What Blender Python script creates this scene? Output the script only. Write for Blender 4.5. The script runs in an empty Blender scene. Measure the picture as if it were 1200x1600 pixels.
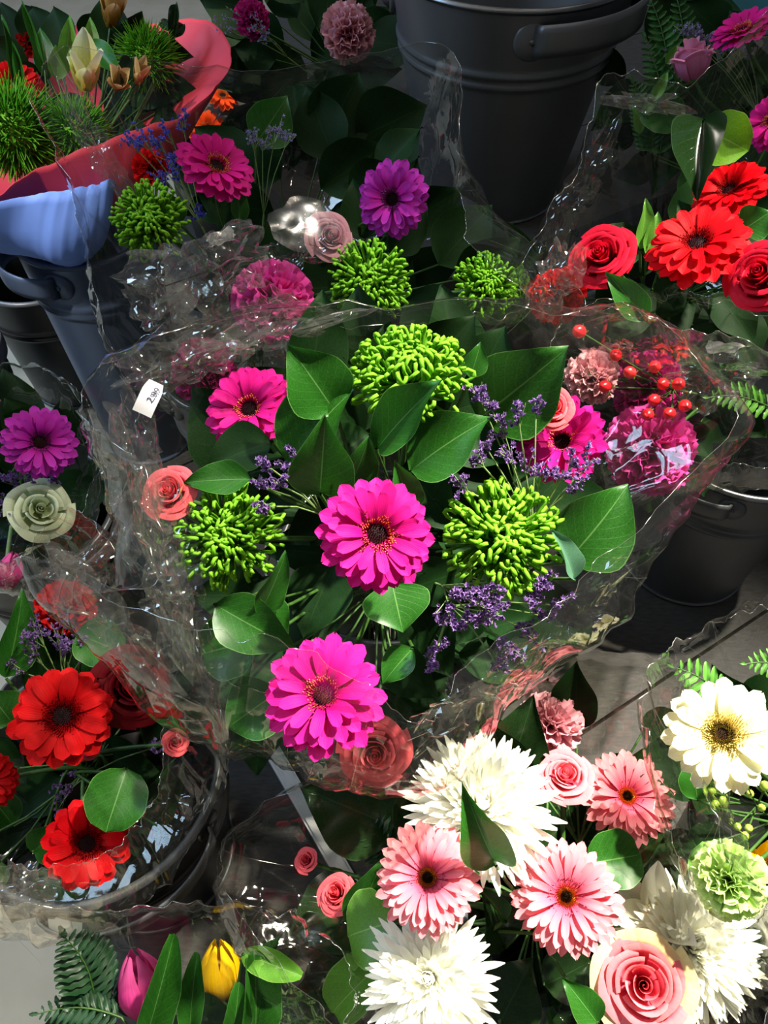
import bpy, math, random
from mathutils import Vector, Matrix, noise, Quaternion

# ------------------------------------------------------------------ camera
SC = bpy.context.scene
COL = SC.collection
PITCH = math.radians(52)
CAM = Vector((0, 0, 1.25))
F = 1232.0
FWD = Vector((0, math.cos(PITCH), -math.sin(PITCH)))
UP = Vector((0, math.sin(PITCH), math.cos(PITCH)))
RIGHT = Vector((1, 0, 0))
cam = bpy.data.cameras.new('camera')
cam.sensor_fit = 'VERTICAL'
cam.sensor_height = 24
cam.lens = 24 * F / 1600
cam.clip_start = 0.02
camo = bpy.data.objects.new('camera', cam)
camo.location = CAM
camo.rotation_euler = (math.pi / 2 - PITCH, 0, 0)
COL.objects.link(camo)
SC.camera = camo
SC.view_settings.view_transform = 'Standard'
SC.view_settings.look = 'None'
SC.view_settings.exposure = 0.0
SC.view_settings.gamma = 1.0
SC.view_settings.use_curve_mapping = False
SC.cycles.transparent_max_bounces = 40
SC.cycles.max_bounces = 7
SC.cycles.diffuse_bounces = 3
SC.cycles.glossy_bounces = 3
SC.cycles.sample_clamp_indirect = 4.0

# ------------------------------------------------------------------ light
world = bpy.data.worlds.new('world')
SC.world = world
world.use_nodes = True
wn = world.node_tree
wn.nodes['Background'].inputs[0].default_value = (0.78, 0.87, 1.0, 1)
wn.nodes['Background'].inputs[1].default_value = 0.10


def lamp(name, kind, loc, target, energy, color, **kw):
    l = bpy.data.lights.new(name, kind)
    l.energy = energy
    l.color = color
    for k, v in kw.items():
        setattr(l, k, v)
    o = bpy.data.objects.new(name, l)
    o.location = loc
    d = Vector(target) - Vector(loc)
    o.rotation_euler = d.to_track_quat('-Z', 'Y').to_euler()
    COL.objects.link(o)
    return o


lamp('added_spot', 'SPOT', (1.35, 1.35, 3.6), (0.34, 0.20, 0.45), 2300, (1.0, 0.92, 0.78),  # added spot standing in for the sun patch on the white flowers
     spot_size=math.radians(28), spot_blend=1.0, shadow_soft_size=0.05)
lamp('added_spot', 'SPOT', (1.5, 1.7, 3.6), (0.22, 0.48, 0.6), 680, (1.0, 0.94, 0.84),  # added spot, sunlight for the middle and bright red bouquets
     spot_size=math.radians(25), spot_blend=0.8, shadow_soft_size=0.05)
lamp('added_spot', 'SPOT', (-1.0, -0.3, 3.0), (-0.42, 0.15, 0.2), 75, (1.0, 0.92, 0.80),  # added to lift the lower corner and the beige floor
     spot_size=math.radians(30), spot_blend=1.0, shadow_soft_size=0.05)
lamp('added_spot', 'SPOT', (-1.7, 0.1, 2.7), (-0.62, 1.15, 0.6), 340, (1.0, 0.95, 0.9),  # added to brighten the red paper
     spot_size=math.radians(20), spot_blend=1.0, shadow_soft_size=0.05)
lamp('added_spot', 'SPOT', (0.0, 2.3, 3.0), (-0.38, 1.78, 0.4), 420, (1.0, 0.9, 0.75),  # added narrow spot in place of the sun on the orange gerberas
     spot_size=math.radians(9), spot_blend=0.8, shadow_soft_size=0.05)
lamp('sky_area_light', 'AREA', (-2.2, 1.6, 2.4), (-0.3, 0.9, 0.5), 60, (0.50, 0.72, 1.0), shape='RECTANGLE', size=1.8, size_y=0.8)  # added area light for blue sky light and streaks on the film
for x in (-1.3, -0.75, -0.2, 0.35, 0.9):
    for y in (0.35, 1.15, 2.0):
        lamp('sparkle_point', 'POINT', (x + 0.2 * (y > 1), y, 2.6), (x, y, 0), 3.4, (1.0, 0.88, 0.70), shadow_soft_size=0.02)  # unseen points added to make the film sparkle


# ------------------------------------------------------------------ helpers
def W(px, py, d):
    """Point at depth d (metres along the view axis) seen at a pixel of the photo."""
    return CAM + d * FWD + d * (px - 600) / F * RIGHT + d * (800 - py) / F * UP


def lin(h):
    h = h.lstrip('#')
    o = []
    for i in (0, 2, 4):
        c = int(h[i:i + 2], 16) / 255
        o.append(c / 12.92 if c <= 0.04045 else ((c + 0.055) / 1.055) ** 2.4)
    return (*o, 1)


def face(p, tx=0.0, ty=0.0):
    c = (CAM - p).normalized()
    return (c + tx * RIGHT + ty * UP).normalized()


def frame(p, n, roll=0.0, up=None):
    n = n.normalized()
    x = (up or RIGHT) - n * (up or RIGHT).dot(n)
    if x.length < 1e-4:
        x = UP - n * UP.dot(n)
    x.normalize()
    y = n.cross(x)
    m = Matrix(((x.x, y.x, n.x, p.x), (x.y, y.y, n.y, p.y), (x.z, y.z, n.z, p.z), (0, 0, 0, 1)))
    return m @ Matrix.Rotation(roll, 4, 'Z')


class MB:
    def __init__(s):
        s.v, s.f, s.uv, s.mi = [], [], [], []

    def grid(s, fn, nu, nv, M=None, mi=0, close=False):
        b = len(s.v)
        for j in range(nv + 1):
            for i in range(nu + 1):
                u, v = -1 + 2 * i / nu, j / nv
                p = Vector(fn(u, v))
                s.v.append(M @ p if M else p)
        for j in range(nv):
            for i in range(nu):
                a = b + j * (nu + 1) + i
                s.f.append((a, a + 1, a + nu + 2, a + nu + 1))
                s.mi.append(mi)
                for (ii, jj) in ((i, j), (i + 1, j), (i + 1, j + 1), (i, j + 1)):
                    s.uv.append((ii / nu, jj / nv))
        return s

    def tube(s, pts, rad, sides=6, mi=0, cap=False):
        b = len(s.v)
        n = len(pts)
        t0 = (pts[1] - pts[0]).normalized()
        x = t0.orthogonal().normalized()
        for k, p in enumerate(pts):
            t = (pts[min(k + 1, n - 1)] - pts[max(k - 1, 0)]).normalized()
            x = (x - t * x.dot(t)).normalized()
            y = t.cross(x)
            r = rad[k] if isinstance(rad, (list, tuple)) else rad
            for i in range(sides):
                a = 2 * math.pi * i / sides
                s.v.append(p + r * (math.cos(a) * x + math.sin(a) * y))
        for k in range(n - 1):
            for i in range(sides):
                i2 = (i + 1) % sides
                s.f.append((b + k * sides + i, b + k * sides + i2, b + (k + 1) * sides + i2, b + (k + 1) * sides + i))
                s.mi.append(mi)
                for (ii, jj) in ((i, k), (i + 1, k), (i + 1, k + 1), (i, k + 1)):
                    s.uv.append((ii / sides, jj / (n - 1)))
        if cap:
            for k in (0, n - 1):
                s.f.append(tuple(b + k * sides + i for i in range(sides)))
                s.mi.append(mi)
                s.uv += [(0.5, k / (n - 1))] * sides
        return s

    def spike(s, p, q, r, mi=0, sides=3, tip=0.15):
        return s.tube([p, p.lerp(q, 0.6), q], [r, r * 0.8, r * tip], sides, mi)

    def ball(s, c, r, nu=8, nv=6, M=None, sq=1.0, mi=0):
        return s.grid(lambda u, v: (c[0] + r * math.sin(math.pi * v) * math.cos(math.pi * u),
                                    c[1] + r * math.sin(math.pi * v) * math.sin(math.pi * u),
                                    c[2] - r * sq * math.cos(math.pi * v)), nu, nv, M, mi)

    def lathe(s, prof, segs=48, mi=0):
        return s.grid(lambda u, v: (lambda q: (q[0] * math.cos(math.pi * u), q[0] * math.sin(math.pi * u), q[1]))(
            prof[min(int(round(v * (len(prof) - 1))), len(prof) - 1)]), segs, len(prof) - 1, None, mi)

    def box(s, x0, x1, y0, y1, z0, z1, mi=0):
        b = len(s.v)
        s.v += [Vector(p) for p in ((x0, y0, z0), (x1, y0, z0), (x1, y1, z0), (x0, y1, z0), (x0, y0, z1), (x1, y0, z1), (x1, y1, z1), (x0, y1, z1))]
        for q in ((3, 2, 1, 0), (4, 5, 6, 7), (0, 1, 5, 4), (1, 2, 6, 5), (2, 3, 7, 6), (3, 0, 4, 7)):
            s.f.append(tuple(b + i for i in q))
            s.mi.append(mi)
            s.uv += [(0, 0), (1, 0), (1, 1), (0, 1)]
        return s

    def mesh(s, name, mats, smooth=True):
        me = bpy.data.meshes.new(name)
        me.from_pydata(s.v, [], s.f)
        ul = me.uv_layers.new(name='uv')
        flat = [c for t in s.uv for c in t]
        ul.data.foreach_set('uv', flat)
        if not isinstance(mats, (list, tuple)):
            mats = [mats]
        for m in mats:
            me.materials.append(m)
        me.polygons.foreach_set('material_index', s.mi)
        me.polygons.foreach_set('use_smooth', [smooth] * len(s.f))
        me.update()
        return me

    def build(s, name, mats, parent=None, M=None, smooth=True, kind=None):
        return obj(name, s.mesh(name, mats, smooth), parent, M, kind)


def obj(name, me, parent=None, M=None, kind=None):
    o = bpy.data.objects.new(name, me)
    COL.objects.link(o)
    if parent:
        o.parent = parent
    if M is not None:
        o.matrix_basis = M
    if kind:
        o['kind'] = kind
    return o


def tag(o, label, cat, group=None):
    o['label'] = label
    o['category'] = cat
    if group:
        o['group'] = group
    return o


def thing(name, label, cat, M, group=None):
    o = bpy.data.objects.new(name, None)
    o.empty_display_size = 0.01
    COL.objects.link(o)
    o.matrix_basis = M
    return tag(o, label, cat, group)


CACHE = {}


def cached(key, fn):
    if key not in CACHE:
        CACHE[key] = fn()
    return CACHE[key]


# ------------------------------------------------------------------ materials
def nt(name):
    m = bpy.data.materials.new(name)
    m.use_nodes = True
    t = m.node_tree
    t.nodes.clear()
    return m, t, t.nodes, t.links


def math_n(n, l, op, a, b=None, clamp=False):
    x = n.new('ShaderNodeMath')
    x.operation = op
    x.use_clamp = clamp
    for k, q in enumerate((a, b)):
        if q is None:
            continue
        if isinstance(q, (int, float)):
            x.inputs[k].default_value = q
        else:
            l.new(q, x.inputs[k])
    return x.outputs[0]


def ramp(n, l, fac, stops):
    r = n.new('ShaderNodeValToRGB')
    e = r.color_ramp.elements
    while len(e) < len(stops):
        e.new(0.5)
    for k, (p, c) in enumerate(stops):
        e[k].position = p
        e[k].color = c if not isinstance(c, str) else lin(c)
    if fac is not None:
        l.new(fac, r.inputs[0])
    return r.outputs[0]


def petal_mat(name, stops, rough=0.55, transl=0.28, streak=0.18, jitter=0.18, nstreak=11):
    """Petal colour runs along the petal (uv v) with fine streaks across it (uv u)."""
    m, t, n, l = nt(name)
    uv = n.new('ShaderNodeUVMap')
    sep = n.new('ShaderNodeSeparateXYZ')
    l.new(uv.outputs[0], sep.inputs[0])
    col = ramp(n, l, sep.outputs[1], stops)
    mp = n.new('ShaderNodeMapping')
    mp.inputs['Scale'].default_value = (nstreak, 1.2, 1)
    l.new(uv.outputs[0], mp.inputs[0])
    nz = n.new('ShaderNodeTexNoise')
    nz.inputs['Scale'].default_value = 1.0
    nz.inputs['Detail'].default_value = 2
    l.new(mp.outputs[0], nz.inputs['Vector'])
    oi = n.new('ShaderNodeObjectInfo')
    a = math_n(n, l, 'MULTIPLY_ADD', nz.outputs[0], streak * 2)
    n_a = a.node
    n_a.inputs[2].default_value = 1 - streak
    j = math_n(n, l, 'MULTIPLY_ADD', oi.outputs['Random'], jitter)
    j.node.inputs[2].default_value = 1 - jitter / 2
    val = math_n(n, l, 'MULTIPLY', a, j)
    hs = n.new('ShaderNodeHueSaturation')
    l.new(col, hs.inputs['Color'])
    l.new(val, hs.inputs['Value'])
    bs = n.new('ShaderNodeBsdfPrincipled')
    bs.inputs['Roughness'].default_value = rough
    bs.inputs['Specular IOR Level'].default_value = 0.09
    bs.inputs['Sheen Weight'].default_value = 0.0
    l.new(hs.outputs[0], bs.inputs['Base Color'])
    bp = n.new('ShaderNodeBump')
    bp.inputs['Strength'].default_value = 0.25
    bp.inputs['Distance'].default_value = 0.002
    l.new(nz.outputs[0], bp.inputs['Height'])
    l.new(bp.outputs[0], bs.inputs['Normal'])
    tr = n.new('ShaderNodeBsdfTranslucent')
    l.new(hs.outputs[0], tr.inputs[0])
    mx = n.new('ShaderNodeMixShader')
    mx.inputs[0].default_value = transl
    l.new(bs.outputs[0], mx.inputs[1])
    l.new(tr.outputs[0], mx.inputs[2])
    out = n.new('ShaderNodeOutputMaterial')
    l.new(mx.outputs[0], out.inputs[0])
    return m


def leaf_mat(name, dark, light, vein, rough=0.4, transl=0.22):
    m, t, n, l = nt(name)
    uv = n.new('ShaderNodeUVMap')
    sep = n.new('ShaderNodeSeparateXYZ')
    l.new(uv.outputs[0], sep.inputs[0])
    u = math_n(n, l, 'SUBTRACT', sep.outputs[0], 0.5)
    au = math_n(n, l, 'ABSOLUTE', u)
    # side veins: lines slanting forward from the midrib
    q = math_n(n, l, 'MULTIPLY_ADD', au, -0.75)
    l.new(sep.outputs[1], q.node.inputs[2])
    w = math_n(n, l, 'FRACT', math_n(n, l, 'MULTIPLY', q, 8.0))
    w = math_n(n, l, 'ABSOLUTE', math_n(n, l, 'SUBTRACT', w, 0.5))
    side = math_n(n, l, 'LESS_THAN', w, 0.045)
    mid = math_n(n, l, 'LESS_THAN', au, 0.010)
    edge = math_n(n, l, 'GREATER_THAN', au, 0.488)
    vein_f = math_n(n, l, 'MAXIMUM', math_n(n, l, 'MAXIMUM', math_n(n, l, 'MULTIPLY', mid, 0.6), math_n(n, l, 'MULTIPLY', edge, 0.7)), math_n(n, l, 'MULTIPLY', side, 0.10))
    tc = n.new('ShaderNodeTexCoord')
    nz = n.new('ShaderNodeTexNoise')
    nz.inputs['Scale'].default_value = 60
    nz.inputs['Detail'].default_value = 3
    l.new(tc.outputs['Object'], nz.inputs['Vector'])
    col = ramp(n, l, nz.outputs[0], [(0.3, dark), (0.75, light)])
    mc = n.new('ShaderNodeMix')
    mc.data_type = 'RGBA'
    l.new(vein_f, mc.inputs[0])
    l.new(col, mc.inputs[6])
    mc.inputs[7].default_value = lin(vein)
    oi = n.new('ShaderNodeObjectInfo')
    j = math_n(n, l, 'MULTIPLY_ADD', oi.outputs['Random'], 0.4)
    j.node.inputs[2].default_value = 0.8
    hs = n.new('ShaderNodeHueSaturation')
    l.new(mc.outputs[2], hs.inputs['Color'])
    l.new(j, hs.inputs['Value'])
    bs = n.new('ShaderNodeBsdfPrincipled')
    bs.inputs['Roughness'].default_value = rough
    bs.inputs['Specular IOR Level'].default_value = 0.12 if rough > 0.6 else 0.35
    l.new(hs.outputs[0], bs.inputs['Base Color'])
    bp = n.new('ShaderNodeBump')
    bp.inputs['Strength'].default_value = 0.3
    bp.inputs['Distance'].default_value = 0.002
    bp.invert = True
    l.new(math_n(n, l, 'MAXIMUM', mid, side), bp.inputs['Height'])
    l.new(bp.outputs[0], bs.inputs['Normal'])
    tr = n.new('ShaderNodeBsdfTranslucent')
    l.new(hs.outputs[0], tr.inputs[0])
    mx = n.new('ShaderNodeMixShader')
    mx.inputs[0].default_value = transl
    l.new(bs.outputs[0], mx.inputs[1])
    l.new(tr.outputs[0], mx.inputs[2])
    out = n.new('ShaderNodeOutputMaterial')
    l.new(mx.outputs[0], out.inputs[0])
    return m


def solid_mat(name, c1, c2=None, rough=0.5, metal=0.0, scale=30, bump=0.0, rough2=None, stretch=(1, 1, 1), spec=0.5):
    m, t, n, l = nt(name)
    tc = n.new('ShaderNodeTexCoord')
    mp = n.new('ShaderNodeMapping')
    mp.inputs['Scale'].default_value = stretch
    l.new(tc.outputs['Object'], mp.inputs[0])
    nz = n.new('ShaderNodeTexNoise')
    nz.inputs['Scale'].default_value = scale
    nz.inputs['Detail'].default_value = 5
    l.new(mp.outputs[0], nz.inputs['Vector'])
    col = ramp(n, l, nz.outputs[0], [(0.3, c1), (0.7, c2 or c1)])
    bs = n.new('ShaderNodeBsdfPrincipled')
    bs.inputs['Metallic'].default_value = metal
    bs.inputs['Roughness'].default_value = rough
    bs.inputs['Specular IOR Level'].default_value = spec
    l.new(col, bs.inputs['Base Color'])
    if rough2 is not None:
        r = math_n(n, l, 'MULTIPLY_ADD', nz.outputs[0], rough2 - rough)
        r.node.inputs[2].default_value = rough
        l.new(r, bs.inputs['Roughness'])
    if bump:
        bp = n.new('ShaderNodeBump')
        bp.inputs['Strength'].default_value = 1.0
        bp.inputs['Distance'].default_value = bump
        l.new(nz.outputs[0], bp.inputs['Height'])
        l.new(bp.outputs[0], bs.inputs['Normal'])
    out = n.new('ShaderNodeOutputMaterial')
    l.new(bs.outputs[0], out.inputs[0])
    return m


def film_mat(name, base=0.055, haze=0.010, tint='f6f6f2', edge=0.7, rough=0.045, bump=0.004):
    """Clear cellophane: light passes straight through, a mirror-like share reflects, creases are faintly milky."""
    m, t, n, l = nt(name)
    tc = n.new('ShaderNodeTexCoord')
    nz = n.new('ShaderNodeTexNoise')
    nz.inputs['Scale'].default_value = 15
    nz.inputs['Detail'].default_value = 2.0
    nz.inputs['Distortion'].default_value = 0.6
    l.new(tc.outputs['Object'], nz.inputs['Vector'])
    vo = n.new('ShaderNodeTexVoronoi')
    vo.feature = 'DISTANCE_TO_EDGE'
    vo.inputs['Scale'].default_value = 16
    vo.inputs['Randomness'].default_value = 1.0
    wv = n.new('ShaderNodeVectorMath')
    wv.operation = 'ADD'
    l.new(tc.outputs['Object'], wv.inputs[0])
    nv = n.new('ShaderNodeTexNoise')
    nv.inputs['Scale'].default_value = 12
    l.new(tc.outputs['Object'], nv.inputs['Vector'])
    sc = n.new('ShaderNodeVectorMath')
    sc.operation = 'SCALE'
    sc.inputs['Scale'].default_value = 0.08
    l.new(nv.outputs['Color'], sc.inputs[0])
    l.new(sc.outputs[0], wv.inputs[1])
    l.new(wv.outputs[0], vo.inputs['Vector'])
    crease = math_n(n, l, 'SUBTRACT', 1.0, math_n(n, l, 'MULTIPLY', vo.outputs['Distance'], 14.0, True))
    crease = math_n(n, l, 'POWER', crease, 3.0)
    h = math_n(n, l, 'MULTIPLY_ADD', crease, 0.07)
    l.new(nz.outputs[0], h.node.inputs[2])
    bp = n.new('ShaderNodeBump')
    bp.inputs['Strength'].default_value = 1.0
    bp.inputs['Distance'].default_value = bump
    l.new(h, bp.inputs['Height'])
    lw = n.new('ShaderNodeLayerWeight')
    lw.inputs['Blend'].default_value = 0.5
    l.new(bp.outputs[0], lw.inputs['Normal'])
    fr = math_n(n, l, 'POWER', lw.outputs['Facing'], 3.5)
    fac = math_n(n, l, 'MULTIPLY_ADD', fr, edge)
    fac.node.inputs[2].default_value = base
    fac.node.use_clamp = True
    gl = n.new('ShaderNodeBsdfGlossy')
    gl.inputs['Roughness'].default_value = rough
    gl.inputs['Color'].default_value = (1, 1, 1, 1)
    l.new(bp.outputs[0], gl.inputs['Normal'])
    tp = n.new('ShaderNodeBsdfTransparent')
    tp.inputs[0].default_value = lin(tint)
    df = n.new('ShaderNodeBsdfDiffuse')
    df.inputs[0].default_value = lin('f2efe8')
    tl = n.new('ShaderNodeBsdfTranslucent')
    tl.inputs[0].default_value = lin('f2efe8')
    ad = n.new('ShaderNodeMixShader')
    l.new(df.outputs[0], ad.inputs[1])
    l.new(tl.outputs[0], ad.inputs[2])
    hz = math_n(n, l, 'MULTIPLY_ADD', crease, haze * 0.7)
    hz.node.inputs[2].default_value = haze * 0.55
    m1 = n.new('ShaderNodeMixShader')
    l.new(hz, m1.inputs[0])
    l.new(tp.outputs[0], m1.inputs[1])
    l.new(ad.outputs[0], m1.inputs[2])
    m2 = n.new('ShaderNodeMixShader')
    l.new(fac, m2.inputs[0])
    l.new(m1.outputs[0], m2.inputs[1])
    l.new(gl.outputs[0], m2.inputs[2])
    out = n.new('ShaderNodeOutputMaterial')
    l.new(m2.outputs[0], out.inputs[0])
    return m


M = {}
M['magenta'] = petal_mat('magenta_petal', [(0.0, 'a40c58'), (0.35, 'c8127a'), (1.0, 'd41e88')])
M['purple'] = petal_mat('purple_petal', [(0.0, '8a1070'), (0.4, 'b81f9c'), (1.0, 'c23ab8')])
M['red'] = petal_mat('red_petal', [(0.0, '900004'), (0.4, 'c4000c'), (1.0, 'ce0010')])
M['coral_red'] = petal_mat('coral_red_petal', [(0.0, '880206'), (0.4, 'bc060c'), (1.0, 'c80c10')])
M['orange'] = petal_mat('orange_petal', [(0.0, 'd03000'), (0.4, 'f04808'), (1.0, 'ff5a14')])
M['pink'] = petal_mat('pink_petal', [(0.0, 'd8406a'), (0.3, 'ea6c84'), (1.0, 'f29aa0')])
M['cream'] = petal_mat('cream_petal', [(0.0, 'e8dc80'), (0.35, 'f6f0b4'), (1.0, 'fbf8d8')])
M['white'] = petal_mat('white_petal', [(0.0, 'd8dca0'), (0.3, 'f6f6e4'), (1.0, 'fdfdf4')], transl=0.3, streak=0.06, jitter=0.08)
M['green_mum'] = petal_mat('green_mum_petal', [(0.0, '3a720c'), (0.5, '5e9c1a'), (1.0, '80be30')], transl=0.2, streak=0.08, jitter=0.15)
M['pink_rose'] = petal_mat('pink_rose_petal', [(0.0, 'e04060'), (0.6, 'f06a80'), (1.0, 'f48a90')], transl=0.3)
M['cream_rose'] = petal_mat('cream_rose_petal', [(0.0, 'e8b890'), (0.5, 'f0d0a0'), (1.0, 'f0e0a8')], transl=0.3)
M['coral_rose'] = petal_mat('coral_rose_petal', [(0.0, 'b81830'), (0.6, 'e03c50'), (1.0, 'f06a72')], transl=0.3)
M['red_rose'] = petal_mat('red_rose_petal', [(0.0, '70040c'), (0.6, 'b80820'), (1.0, 'cc1430')], transl=0.25)
M['dark_red_rose'] = petal_mat('dark_red_rose_petal', [(0.0, '2a0206'), (0.6, '4e040a'), (1.0, '640812')], transl=0.2)
M['mauve_rose'] = petal_mat('mauve_rose_petal', [(0.0, 'a05070'), (0.6, 'c878a0'), (1.0, 'd890b0')], transl=0.3)
M['dusty_pink'] = petal_mat('dusty_pink_petal', [(0.0, '905060'), (0.6, 'c08090'), (1.0, 'd098a4')], transl=0.3)
M['green_rose'] = petal_mat('green_rose_petal', [(0.0, '8a9a5a'), (0.6, 'b8c49a'), (1.0, 'ccd4b4')], transl=0.25)
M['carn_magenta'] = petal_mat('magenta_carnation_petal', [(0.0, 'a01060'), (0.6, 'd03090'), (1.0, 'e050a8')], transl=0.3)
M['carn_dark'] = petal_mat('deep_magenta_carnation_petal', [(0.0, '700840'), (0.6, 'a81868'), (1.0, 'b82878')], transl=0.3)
M['carn_red'] = petal_mat('red_carnation_petal', [(0.0, '800408'), (0.6, 'b80c14'), (1.0, 'cc1818')], transl=0.3)
M['carn_green'] = petal_mat('green_carnation_petal', [(0.0, '8ab040'), (0.6, 'b4d870'), (1.0, 'd4ecA0')], transl=0.3)
M['carn_pink'] = petal_mat('pink_carnation_petal', [(0.0, 'b06070'), (0.6, 'd8909c'), (1.0, 'e0a8b0')], transl=0.3)
M['yellow'] = petal_mat('yellow_tulip_petal', [(0.0, 'a89000'), (0.4, 'e8b800'), (1.0, 'f0c410')], transl=0.25)
M['pink_tulip'] = petal_mat('pink_tulip_petal', [(0.0, 'a02860'), (0.5, 'd8408c'), (1.0, 'e060a0')], transl=0.3)
M['alstro'] = petal_mat('alstroemeria_petal', [(0.0, 'c8b830'), (0.5, 'e0dc80'), (1.0, 'dfe6c8')], transl=0.3)
M['alstro_tan'] = petal_mat('tan_alstroemeria_petal', [(0.0, '8a6a20'), (0.5, 'c09a50'), (1.0, 'd8b888')], transl=0.3)
M['lily_white'] = petal_mat('white_lily_petal', [(0.0, 'c8c890'), (0.3, 'f4f2dc'), (1.0, 'fcfcf0')], transl=0.3, streak=0.08)
M['statice'] = petal_mat('statice_floret', [(0.0, '503a70'), (0.5, '7c5c9c'), (1.0, '9a7cb4')], transl=0.2, jitter=0.1)
M['statice_blue'] = petal_mat('blue_statice_floret', [(0.0, '3a3c90'), (0.5, '5a5cc0'), (1.0, '7a7cd8')], transl=0.2)
M['statice_pale'] = petal_mat('pale_statice_floret', [(0.0, '6a6080'), (0.5, '8a80a8'), (1.0, 'a49cc0')], transl=0.2)
M['fl_red'] = petal_mat('floret_red_yellow', [(0.0, 'b0103c'), (0.55, 'e83848'), (1.0, 'ffc068')], transl=0.1)
M['fl_orange'] = petal_mat('floret_orange', [(0.0, 'd85a18'), (1.0, 'f5a040')], transl=0.1)
M['fl_pink'] = petal_mat('floret_pink', [(0.0, 'e8508a'), (1.0, 'f490b0')], transl=0.1)
M['fl_yellow'] = petal_mat('floret_yellow', [(0.0, 'c8a830'), (1.0, 'f0e090')], transl=0.1)
M['fl_dkred'] = petal_mat('floret_dark_red', [(0.0, '600408'), (1.0, 'b01818')], transl=0.1)
M['fl_purple'] = petal_mat('floret_purple', [(0.0, '501050'), (1.0, 'a05890')], transl=0.1)
M['eye'] = petal_mat('dark_eye', [(0.0, '14060a'), (1.0, '2a0a10')], transl=0.0)
M['eye_brown'] = petal_mat('brown_eye', [(0.0, '1c1006'), (1.0, '3a2410')], transl=0.0)
M['leaf'] = leaf_mat('salal_leaf', '1c4a10', '2c6a1c', '6a9a50')
M['leaf_shade'] = leaf_mat('shade_darkened_leaf', '0c220a', '143410', '1c3a16', rough=0.62, transl=0.10)  # darkened leaf copy, shade of the bouquet gaps put into its colour
M['leaf_light'] = leaf_mat('light_leaf', '4c8428', '6ca038', '9ac068', transl=0.3)
M['leaf_lime'] = leaf_mat('lime_leaf', '5c9410', '84b828', 'b0d060', transl=0.35)
M['leaf_pale'] = leaf_mat('pale_leaf_back', '4a8060', '6c9a7c', '90b898', transl=0.3)
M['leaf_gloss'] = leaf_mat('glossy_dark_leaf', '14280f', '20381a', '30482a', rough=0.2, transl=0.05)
M['stem'] = solid_mat('flower_stem', '2a4a14', '3c6424', 0.5, scale=80)
M['stem_pale'] = solid_mat('pale_stem', '6a8a4a', '8aa068', 0.5, scale=80)
M['grass'] = petal_mat('fuzzy_green_spike', [(0.0, '26600e'), (0.6, '4c961e'), (1.0, '84c83c')], transl=0.2)
M['fern'] = leaf_mat('fern_leaflet', '1c4a1a', '2a6424', '3a7a34', transl=0.25)
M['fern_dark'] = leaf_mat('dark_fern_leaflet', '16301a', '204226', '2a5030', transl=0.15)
M['fern_light'] = leaf_mat('light_fern_leaflet', '4c8a30', '64a040', '80b860', transl=0.3)
M['berry_red'] = solid_mat('red_berry', 'd81420', 'e82830', 0.28, scale=40)
M['berry_green'] = solid_mat('green_berry', '8aa838', 'a4c050', 0.3, scale=40)
M['zinc'] = solid_mat('dark_zinc', '5c5f62', '707376', 0.34, 0.6, 9, 0.0006, 0.5, (1, 1, 0.35))
M['zinc_sky_tint'] = solid_mat('sky_tinted_zinc', '4c5a72', '5c6c86', 0.34, 0.5, 9, 0.0006, 0.5, (1, 1, 0.35))  # zinc with the blue sky light put into its colour
M['zinc_rim'] = solid_mat('worn_zinc_rim', '606264', '7a7c7e', 0.3, 0.9, 20)
M['plastic_black'] = solid_mat('black_bucket', '141516', '1c1d1f', 0.35, 0.0, 14, 0.0004)
M['black_rim'] = solid_mat('black_bucket_rim', '505254', '606264', 0.35, 0.3, 14)
M['water'] = solid_mat('dark_bucket_water', '080a08', '0c0f0c', 0.08, 0.0, 5)
M['board'] = solid_mat('charcoal_board', '302e2c', '42403d', 0.75, 0.0, 55, 0.001, stretch=(1, 4, 1))
M['step'] = solid_mat('charcoal_step', '201f1e', '2c2b29', 0.7, 0.0, 45, 0.001, stretch=(1, 4, 1))
M['floor'] = solid_mat('beige_floor', 'cabda6', 'd8ccb6', 0.6, 0.0, 14, 0.0006)
M['strip'] = solid_mat('grey_metal_strip', 'd0cecc', 'dcdad8', 0.5, 0.1, 60, stretch=(1, 6, 1))
M['screw'] = solid_mat('dark_screw', '2c2a28', '3a3836', 0.35, 0.8, 60)
M['red_paper'] = solid_mat('red_tissue_paper', 'c02c40', 'cf3c4e', 0.6, 0, 6, 0.0)
M['sky_tint_paper'] = solid_mat('sky_tinted_tissue_paper', '6c92ea', '7aa0f4', 0.6, 0, 6, 0.0)  # blue of the sky light put into the tissue colour
M['teal'] = solid_mat('teal_plastic', '0c4a54', '12606a', 0.4, 0, 6)
M['aqua'] = solid_mat('aqua_plastic', '6fd8cc', '80e4d8', 0.4, 0, 6)
M['sticker'] = solid_mat('white_price_label', 'f2f1f4', 'f8f8fa', 0.5, 0, 10)
M['ink'] = solid_mat('grey_ink', '3c3c58', '44446a', 0.6, 0, 10)
M['tape'] = film_mat('white_sticky_tape', 0.06, 1.0, 'e8e8e4', 0.4, 0.2, 0.002)
M['film'] = film_mat('clear_cellophane')
M['film_edge_highlight'] = film_mat('cellophane_highlight', 0.14, 0.05, 'f6f6f2', 0.6, 0.12, 0.0003)  # film for the added highlight tubes on rims and folds
M['film_glint'] = film_mat('glint_cellophane', 0.08, 0.01, rough=0.13, bump=0.0004)  # film for the patch shaped to make the glint
M['film_milky'] = film_mat('crumpled_cellophane', 0.09, 0.07, 'f0f0ec', 0.8, 0.05, 0.006)

# ------------------------------------------------------------------ structure
# stall axes: boards run along A, turned 32 degrees from the view
A = Vector((0.848, 0.530, 0))
Bx = Vector((-0.530, 0.848, 0))


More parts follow.
